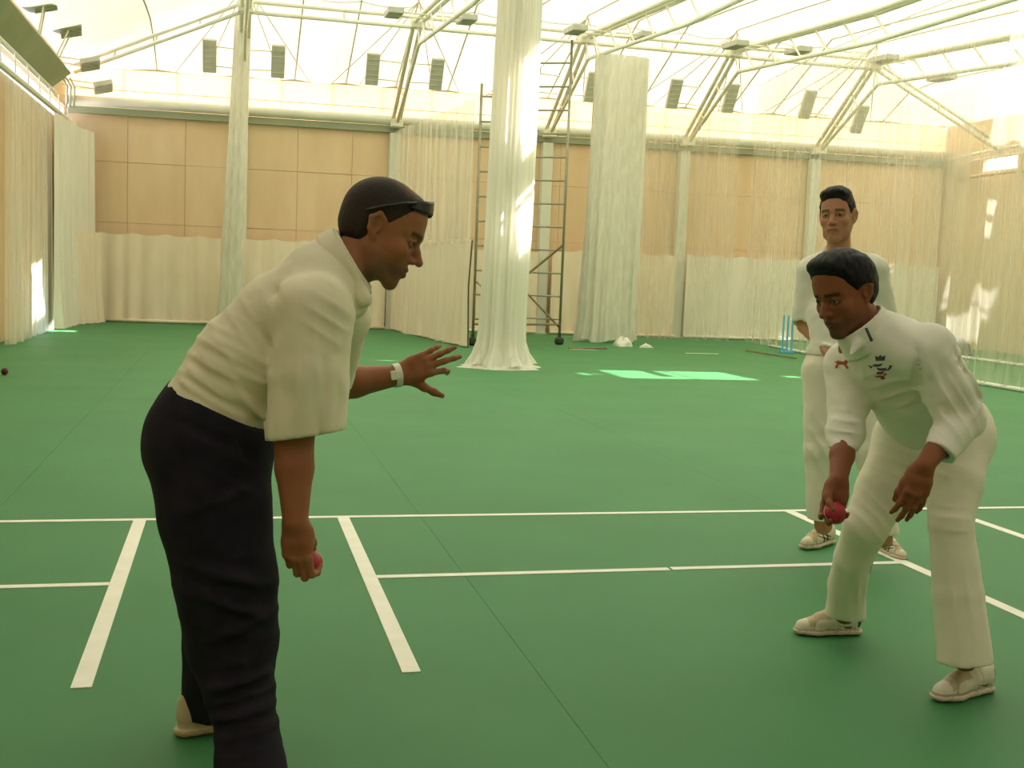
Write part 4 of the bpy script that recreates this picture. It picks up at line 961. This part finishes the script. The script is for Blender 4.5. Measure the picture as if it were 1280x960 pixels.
def build_bowler():
    t = empty('person', tuple(V3((1.5726, -1.3280, 0.0559)) * V3((1, 1, 0))))
    tag(t, 'person in cricket whites crouching forward with a red ball in his right hand', 'person')
    h = Head((1.2525, -1.3479, 1.2181), (-0.8895, -0.2974, -0.3469), (-0.3532, -0.0251, 0.9352), 1.01)
    nb = (1.3295, -1.3475, 1.1033)
    shR, elR, wrR = (1.3732, -1.2047, 0.9857), (1.2979, -1.3305, 0.7889), (1.2053, -1.4653, 0.6639)
    shL, elL, wrL = (1.4326, -1.5231, 1.0504), (1.5335, -1.5666, 0.8672), (1.3567, -1.6602, 0.7411)
    Ps = [(0.8728, -1.8400, 0.0463), (0.8540, -1.7022, 1.3488), (1.4474, -1.9788, 0.0693), (1.4285, -1.8411, 1.3718), (1.3986, -0.8755, -0.3908), (2.1580, -0.8771, 1.4207), (1.3728, -0.6873, 1.3892), (2.1838, -1.0653, -0.3594)]
    lo = np.min(Ps, 0); hi = np.max(Ps, 0); lo[2] = 0.0; hi[2] = h.O[2] + .2
    dR, pR = (-0.2326, -0.1671, -0.9581), (-0.3330, -0.9382, 0.0944)
    F = Field(lo, hi, .009, [(h.O - .15, h.O + .15, .0031), (V3(wrR) - (.08, .07, .19), V3(wrR) + (.05, .06, .02), .0034), (V3(wrL) - (.10, .08, .20), V3(wrL) + (.04, .06, .02), .0034)])
    lat = unit(V3(shL) - V3(shR))
    F.chain([(1.6569, -1.2719, 0.8080), (1.5322, -1.3208, 0.9409), (1.4132, -1.3541, 1.0368)], [.108, .10, .08], .03, flat=(lat, 1.2))
    F.cone(nb, h.w((0, -.022, -.045)), .060, .056, .03)
    for (sh, el, wr) in ((shR, elR, wrR), (shL, elL, wrL)):
        F.cone(nb, sh, .06, .055, .03); m = V3(el) * .5 + V3(wr) * .5
        F.chain([sh, el, m, wr], [.050, .041, .036, .026], .02)
    F.chain([(1.6288, -1.2000, 0.7343), (1.4413, -1.2530, 0.4737), (1.5208, -1.0302, 0.1117)], [.09, .055, .038], .03)
    F.chain([(1.6707, -1.3426, 0.7566), (1.5731, -1.5098, 0.5057), (1.6035, -1.5758, 0.1355)], [.09, .055, .038], .03)
    head_prims(F, h, 1.0, .95)
    hand(F, wrR, dR, pR, 1, .96, ((28, 48, 30), (24, 50, 34), (26, 52, 34), (30, 52, 34)), 5, (34, 16, 18, 14), .55)
    hand(F, wrL, (-0.2278, 0.0085, -0.9737), (0.0914, 0.9841, -0.1524), -1, .98, ((20, 16, 12), (14, 16, 12), (12, 16, 12), (14, 18, 14)), 3, (24, 4, 8, 8), .3)
    Vt, Fc = F.mesh()
    col = head_color(h, Vt, (.270, .085, .034), ((.10, .05, .03), .6), (.17, .05, .04), (.02, .012, .010))
    np_obj('body', Vt, Fc, 'skin', t, col, 1)
    def ex(F, h):
        F.ell(h.w((.0, .030, .100)), h.R, V3((.066, .075, .038)) * h.s, .03); F.ell(h.w((-.02, .075, .092)), h.R, V3((.045, .026, .026)) * h.s, .02)
        for s in (-1, 1): F.ell(h.w((s * .064, -.012, .055)), h.R, V3((.024, .06, .05)) * h.s, .02)
    hair_mesh(t, h, .010, [((0, .074, .070), (0, .80, -.60)), ((0, -.085, -.058), (0, -.25, -.97)), ((0, .022, -.03), (0, .80, -.6))], lambda L: np.tile(V3((.007, .006, .006)), (len(L), 1)), .0022, 110, ex)
    ball('cricket_ball', tuple(V3(wrR) + V3(dR) * .096 + V3(pR) * .036), .0335, 'leather_red', 'shiny red cricket ball in the right hand of the crouching bowler')
    # shirt
    F = Field(lo, hi, .0060)
    F.chain([(1.6620, -1.2741, 0.7980), (1.5323, -1.3218, 0.9309), (1.4181, -1.3566, 1.0247)], [.135, .130, .115], .04, flat=(lat, 1.25))
    F.cone((1.3888, -1.3453, 1.0652), shR, .085, .078, .05); F.cone((1.3767, -1.3724, 1.0742), shL, .085, .085, .05)
    F.chain([shR, (1.3358, -1.2700, 0.8642), elR, (1.2601, -1.3894, 0.7284)], [.080, .064, .058, .042], .03)
    F.chain([shL, (1.4874, -1.5573, 0.9484), elL, (1.4268, -1.6323, 0.7779)], [.085, .072, .066, .048], .03)
    F.cone((1.3633, -1.3589, 1.0730), (1.3094, -1.3499, 1.1323), .088, .076, .02)
    fl_ = [((1.3723, -1.5472, 1.0743), (1.4095, -1.5798, 0.8446), .012, -.014), ((1.2375, -1.5194, 1.0227), (1.2442, -1.5364, 0.8726), .012, -.016), ((1.3069, -1.5480, 0.9098), (1.4315, -1.5816, 0.8802), .011, .009), ((1.2619, -1.5383, 0.8965), (1.3756, -1.5717, 0.8432), .011, .009),
           ((1.2724, -1.5349, 0.9547), (1.3968, -1.5673, 0.9366), .013, .006), ((1.3955, -1.5576, 1.0290), (1.4768, -1.5938, 0.8704), .012, .009), ((1.4403, -1.5660, 1.0539), (1.5442, -1.6077, 0.8962), .012, .009), ((1.4191, -1.5703, 0.9606), (1.4664, -1.5971, 0.8122), .011, .010),
           ((1.4888, -1.6014, 0.8246), (1.5665, -1.6107, 0.9202), .010, .009), ((1.1884, -1.4122, 0.9405), (1.2821, -1.4397, 0.8966), .010, .008), ((1.1964, -1.4215, 0.8694), (1.2830, -1.4460, 0.8371), .010, .008), ((1.2033, -1.5088, 1.0444), (1.2392, -1.5316, 0.9071), .008, .005), ((1.5085, -1.5861, 1.0220), (1.5777, -1.6134, 0.9207), .010, .008), ((1.4625, -1.5690, 1.0779), (1.5203, -1.5925, 0.9878), .008, -.008)]
    F.disp(folds_fn(fl_, AWAY, .0030, 17, 5, (((1.2607, -1.3909, 0.8171), .06, (0.1764, 0.0571, 0.9827), .034, .008), ((1.4750, -1.6090, 0.9190), .08, (0.8160, -0.1433, 0.5600), .036, .0085), ((1.3982, -1.4474, 0.8988), .09, (-0.3062, 0.1709, 0.9365), .04, .0075), ((1.4971, -1.5821, 1.0331), .06, (0.7468, -0.2467, -0.6176), .034, .006), ((1.2811, -1.4322, 0.9680), .06, (0.9219, -0.1922, 0.3365), .04, .005)))); F.shell(.011)
    F.cut_local((1.2628, -1.3784, 0.7414), (-0.1272, -0.1728, -0.9767), (1.2280, -1.4270, 0.6883), .12)
    F.cut_local((1.4224, -1.6317, 0.7732), (-0.6720, -0.2089, -0.7104), (1.3525, -1.6604, 0.7297), .125)
    F.cut_local((1.3142, -1.3516, 1.1276), (-0.6545, 0.1272, 0.7453), (1.2750, -1.3477, 1.1726), .15)
    F.cut_local((1.6671, -1.2759, 0.7931), (0.5787, 0.0803, -0.8116), (1.7257, -1.2588, 0.6962), .24)
    Vt, Fc = F.mesh(); np_obj('cricket_shirt', Vt, Fc, 'shirt_white', t, None, 1)
    bv = bvh_of(Vt, Fc)
    F = Field(V3(nb) - .22, V3(nb) + .22, .0045)
    F.cone((1.3561, -1.3572, 1.0727), (1.2995, -1.3522, 1.1370), .098, .082, .01); F.cone((1.2633, -1.4177, 1.0674), (1.2326, -1.4422, 1.0375), .016, .005, .015)
    F.shell(.008); F.cut((1.3070, -1.3488, 1.1370), (-0.6545, 0.1272, 0.7453)); F.cut((1.3537, -1.3563, 1.0750), (0.6763, -0.1303, -0.7250))
    Vc, Fcc = F.mesh(); np_obj('collar', Vc, Fcc, 'shirt_white', t, None, 1)
    ux, uy, dr = (0.8742, -0.4578, 0.1619), (-0.0338, 0.1098, 0.9934), (0.4708, 0.8821, 0.0144)
    def disc(x, y, rx, ry, n=10, a0=0): return [(x + rx * math.cos(6.283 * k / n + a0), y + ry * math.sin(6.283 * k / n + a0)) for k in range(n)]
    o1 = V3((1.2338, -1.6243, 0.9999))
    crown = [(-.012, .020), (-.014, .036), (-.007, .029), (0, .039), (.007, .029), (.014, .036), (.012, .020)]
    wing = lambda y, s: [(-.020 * s, y), (-.010 * s, y + .006), (.006 * s, y + .005), (.022 * s, y + .008), (.015 * s, y - .001), (.003 * s, y - .003), (-.010 * s, y - .002)]
    decal(t, 'chest_crest', bv, o1, dr, ux, uy, [crown, [(x * .7 - .008, y) for x, y in wing(.004, 1)], [(x * .8 + .007, y) for x, y in wing(-.009, -1)], [(x * .55, y) for x, y in wing(-.020, 1)], [(-.034, .008), (-.020, .002), (-.024, -.004)], [(.034, .004), (.026, .006), (.020, -.012), (.026, -.010)], disc(.008, -.036, .006, .004)], 'mark_dark')
    decal(t, 'chest_ribbon', bv, o1, dr, ux, uy, [disc(0, -.030, .014, .003), disc(.014, -.024, .006, .003)], 'mark_red', .003)
    decal(t, 'shirt_emblem', bv, V3((1.1529, -1.5532, 0.9940)), dr, ux, uy, [[(-.022, .004), (-.012, .010), (.004, .007), (.012, .016), (.019, .013), (.015, .004), (.012, -.004), (.002, -.003), (-.010, -.002)], [(-.016, -.001), (-.010, -.001), (-.014, -.014), (-.021, -.015)], [(.005, -.002), (.012, -.002), (.020, -.014), (.013, -.016)]], 'mark_red')
    obj('collar_trim', MB().tube([(1.2660, -1.4598, 1.1177), (1.2677, -1.4721, 1.1020), (1.2744, -1.4810, 1.0815)], .0045, 6), 'trim_navy', t, smooth=True)
    # trousers
    F = Field(lo, hi, .0065)
    F.cone((1.6285, -1.1981, 0.7525), (1.6877, -1.3240, 0.7769), .118, .118, .05)
    F.cone((1.6545, -1.2554, 0.7613), (1.6564, -1.2683, 0.8414), .118, .118, .04, flat=(lat, 1.2))
    F.ell((1.7477, -1.2218, 0.8070), [lat, np.cross((0, 0, 1), lat), (0, 0, 1)], (.145, .11, .112), .05)
    F.chain([(1.6085, -1.1962, 0.7230), (1.5116, -1.2278, 0.5860), (1.4413, -1.2530, 0.4737), (1.4510, -1.1751, 0.3482), (1.4850, -1.0921, 0.2293), (1.5290, -1.0235, 0.0951)], [.110, .088, .072, .062, .064, .070], .05)
    F.chain([(1.6756, -1.3438, 0.7568), (1.6214, -1.4344, 0.6508), (1.5766, -1.4981, 0.5276), (1.5945, -1.5335, 0.3258), (1.6093, -1.5737, 0.1196)], [.110, .086, .066, .074, .078], .05)
    fl_ = [((1.3413, -1.3869, 0.5434), (1.4356, -1.3997, 0.6453), .012, .007), ((1.2952, -1.3883, 0.4190), (1.3772, -1.3956, 0.5449), .010, .008), ((1.2836, -1.3880, 0.3940), (1.2617, -1.3977, 0.2460), .010, .006), ((1.3311, -1.3970, 0.4204), (1.3218, -1.4135, 0.2361), .010, -.005),
           ((1.4294, -1.6142, 0.5564), (1.5373, -1.6367, 0.5954), .010, -.008), ((1.4435, -1.6211, 0.5222), (1.5425, -1.6427, 0.5493), .010, .006), ((1.4713, -1.6326, 0.4771), (1.4982, -1.6698, 0.1776), .012, .006), ((1.5506, -1.6541, 0.4572), (1.5659, -1.6862, 0.1803), .012, -.005), ((1.4453, -1.6027, 0.7073), (1.4696, -1.6204, 0.5927), .012, .006), ((1.4222, -1.3864, 0.7429), (1.5305, -1.4163, 0.7104), .012, -.010)]
    F.disp(folds_fn(fl_, AWAY, .0026, 15, 6, (((1.4206, -1.3074, 0.4994), .08, (0.7494, -0.1176, 0.6515), .036, .0065), ((1.5192, -1.5853, 0.5484), .06, (0.0823, 0.0813, 0.9933), .036, .007), ((1.4692, -1.1413, 0.2162), .07, (0.9475, -0.2080, 0.2429), .034, .005), ((1.5548, -1.6191, 0.3034), .10, (0.9650, -0.2231, 0.1376), .045, .0055), ((1.4944, -1.4064, 0.7212), .08, (0.2935, 0.0255, 0.9556), .04, .006)))); F.shell(.012)
    F.cut_local((1.6612, -1.2682, 0.8544), (-0.3642, -0.0745, 0.9283), (1.6228, -1.3060, 0.9993), .28)
    F.cut_local((1.5290, -1.0235, 0.0951), (-0.0823, -0.0813, -0.9933), (1.5300, -1.0308, 0.0262), .13); F.cut_local((1.6092, -1.5732, 0.1243), (0.0918, -0.1235, -0.9881), (1.6068, -1.5835, 0.0685), .13)
    Vt, Fc = F.mesh(); np_obj('trousers', Vt, Fc, 'trousers_white', t, None, 1)
    def swoosh(L, ax): 
        u = (L[:, 1] - .17) / .25; zc = .125 + .075 * np.abs(u - .25) ** 1.6; w = .016 * np.clip(1 - u, 0, 1) * np.clip(u * 5 + .3, 0, 1)
        return (ax > .07) & (u > 0) & (u < 1) & (np.abs(L[:, 2] - zc) < w)
    paint = runner_paint((.84, .76, .63), (.72, .58, .46), (.07, .05, .05), swoosh)
    shoe(t, V3((1.6532, -0.9210, 0)), V3((1.3967, -0.8996, 0)), None, 1, paint); shoe(t, V3((1.7664, -1.4890, 0)), V3((1.5144, -1.5675, 0)), None, 1, paint)
build_bowler()
# ---------------------------------------------------------------- the boy behind
def build_boy():
    t = empty('person', tuple(V3((2.1718, 0.0340, 0.0404)) * V3((1, 1, 0))))
    tag(t, 'person with short dark hair in cricket whites standing behind the crouching bowler', 'person')
    h = Head((2.0939, 0.2075, 1.5511), (-0.6914, -0.7225, 0.0058), (-0.0553, 0.0638, 0.9964), .98)
    nb = (2.1194, 0.2115, 1.3477)
    shR, elR, wrR = (2.0224, 0.2612, 1.2966), (2.0101, 0.2808, 1.0544), (2.0164, 0.0605, 0.9390)
    shL, elL, wrL = (2.2335, 0.1281, 1.3129), (2.3263, 0.1434, 1.0776), (2.1362, 0.0103, 0.9384)
    Ps = [(1.7234, -0.1907, 0.0032), (1.6993, -0.0148, 1.6670), (2.3144, -0.3336, 0.0269), (2.2903, -0.1576, 1.6907), (2.0566, 0.4333, -0.1769), (2.7061, 0.4713, 1.7566), (2.0289, 0.6349, 1.7295), (2.7337, 0.2697, -0.1498)]
    lo = np.min(Ps, 0); hi = np.max(Ps, 0); lo[2] = 0.0
    lat = unit(V3(shL) - V3(shR))
    F = Field(lo, hi, .011, [(h.O - .145, h.O + .145, .0036), (V3(wrR) - (.06, .07, .10), V3(wrR) + (.16, .07, .06), .0048)])
    F.chain([(2.1231, 0.1403, 0.8626), (2.1252, 0.1721, 1.0778), (2.1275, 0.2021, 1.2758)], [.10, .095, .085], .03, flat=(lat, 1.3))
    F.cone(nb, h.w((0, -.022, -.045)), .054, .050, .03)
    for (sh, el, wr) in ((shR, elR, wrR), (shL, elL, wrL)):
        F.cone(nb, sh, .05, .05, .03); F.chain([sh, el, wr], [.046, .038, .025], .02)
    F.chain([(2.0604, 0.1518, 0.8241), (2.0393, 0.1118, 0.4835), (2.0662, 0.1027, 0.1548)], [.085, .055, .04], .03)
    F.chain([(2.1830, 0.1017, 0.8310), (2.2248, -0.0042, 0.5026), (2.2842, -0.0472, 0.1240)], [.085, .055, .04], .03)
    head_prims(F, h, .9, .88)
    hand(F, wrR, (0.8434, -0.4475, -0.2974), (0.3319, 0.8970, -0.2921), 1, .9, ((20, 30, 20),) * 4, 3, (30, 8, 8, 8), .3)
    hand(F, wrL, (-0.9197, 0.0802, -0.3844), (0.1368, 0.9441, -0.2999), -1, .9, ((20, 30, 20),) * 4, 3, (30, 8, 8, 8), .3)
    Vt, Fc = F.mesh(); col = head_color(h, Vt, (.52, .245, .135), ((.40, .2, .12), .15), (.34, .11, .08), (.05, .03, .02))
    np_obj('body', Vt, Fc, 'skin', t, col, 1)
    def ex(F, h):
        F.ell(h.w((.0, .020, .100)), h.R, V3((.064, .075, .036)) * h.s, .03)
        for k in range(7): F.cone(h.w((-.045 + .015 * k, .070 - .004 * abs(k - 3), .090)), h.w((-.048 + .016 * k, .088, .108 + .006 * (k % 2))), .011 * h.s, .004, .008)
    hair_mesh(t, h, .005, [((0, .080, .052), (0, .80, -.6)), ((0, -.085, -.052), (0, -.25, -.97)), ((0, .034, -.02), (0, .80, -.6))], lambda L: np.tile(V3((.016, .012, .010)), (len(L), 1)), .0042, 120, ex, seed=4)
    F = Field(lo, hi, .0075)
    F.chain([(2.1223, 0.1460, 0.9164), (2.1249, 0.1740, 1.0958), (2.1278, 0.2002, 1.2578)], [.135, .128, .105], .04, flat=(lat, 1.22))
    F.cone(nb, shR, .078, .070, .04); F.cone(nb, shL, .078, .070, .04)
    F.chain([shR, (2.0098, 0.2831, 1.0763)], [.074, .062], .02); F.chain([shL, (2.3130, 0.1415, 1.1281)], [.074, .064], .02)
    F.cone((2.1197, 0.2096, 1.3296), (2.1049, 0.1991, 1.3938), .080, .068, .015)
    fl_ = [((1.9877, 0.0809, 1.2723), (1.9573, 0.0614, 1.0083), .012, -.010), ((2.1416, 0.0437, 1.2784), (2.1630, 0.0081, 0.9815), .012, -.010), ((2.0065, 0.0638, 1.1504), (2.1117, 0.0205, 0.9795), .014, .008), ((1.9231, 0.0697, 1.0069), (2.0263, 0.0405, 0.9690), .010, .010)]
    F.disp(folds_fn(fl_, AWAY, .0035, 16, 12)); F.shell(.014)
    F.cut((2.1221, 0.1472, 0.9272), (0, 0, -1)); F.cut_local((2.0062, 0.2840, 1.0762), (-0.1298, -0.0692, -0.9891), (1.9940, 0.2582, 0.9965), .085); F.cut_local((2.3130, 0.1415, 1.1281), (0.1583, -0.1388, -0.9776), (2.3213, 0.1306, 1.0418), .085)
    F.cut_local((2.0776, 0.1610, 1.3602), (-0.2940, -0.5819, 0.7583), (2.0626, 0.1515, 1.4342), .15)
    Vt, Fc = F.mesh(); np_obj('cricket_shirt', Vt, Fc, 'shirt_white', t, None, 1)
    F = Field(lo, hi, .0085)
    F.cone((2.0807, 0.1524, 0.8788), (2.1666, 0.1214, 0.8832), .108, .108, .05)
    F.cone((2.1231, 0.1403, 0.8626), (2.1215, 0.1517, 0.9703), .11, .108, .04, flat=(lat, 1.25))
    F.chain([(2.0604, 0.1518, 0.8241), (2.0390, 0.1137, 0.5014), (2.0536, 0.0993, 0.1926)], [.105, .078, .066], .04)
    F.chain([(2.1900, 0.1000, 0.8313), (2.2245, -0.0024, 0.5203), (2.2768, -0.0418, 0.1592)], [.115, .080, .068], .04)
    F.disp(folds_fn([((1.9292, 0.0253, 0.5868), (2.0157, -0.0028, 0.5202), .012, .007), ((1.9330, 0.0458, 0.7971), (1.9684, -0.0200, 0.2380), .012, .006)], AWAY, .004, 14, 9, (((1.9644, 0.0096, 0.5181), .14, (0.8160, -0.1433, 0.5600), .05, .006),))); F.shell(.016)
    F.cut((2.1217, 0.1502, 0.9560), (0, 0, 1)); F.cut_local((2.0537, 0.0985, 0.1854), (0, 0, -1), (2.0549, 0.0898, 0.1026), .12); F.cut_local((2.2769, -0.0425, 0.1521), (0, 0, -1), (2.2781, -0.0515, 0.0670), .12)
    Vt, Fc = F.mesh(); np_obj('trousers', Vt, Fc, 'trousers_white', t, None, 1)
    def stripes(L, ax):
        u = L[:, 1]; z = L[:, 2]; on = (ax > .055) & (z > .09) & (z < .30) & (u > .28) & (u < .66)
        a = (np.abs(u - .40 - .5 * (z - .19)) < .020) | (np.abs(u - .50 - .5 * (z - .19)) < .020) | (np.abs(z - .165 - .30 * (u - .45)) < .012) | (np.abs(z - .225 - .3 * (u - .45)) < .010)
        return on & a
    paint = runner_paint((.80, .72, .56), (.72, .60, .44), (.045, .04, .04), stripes)
    shoe(t, V3((2.2876, 0.4027, 0)), V3((2.0594, 0.2632, 0)), None, 1, paint); shoe(t, V3((2.4507, 0.2312, 0)), V3((2.4612, 0.0365, 0)), None, 1, paint)
build_boy()
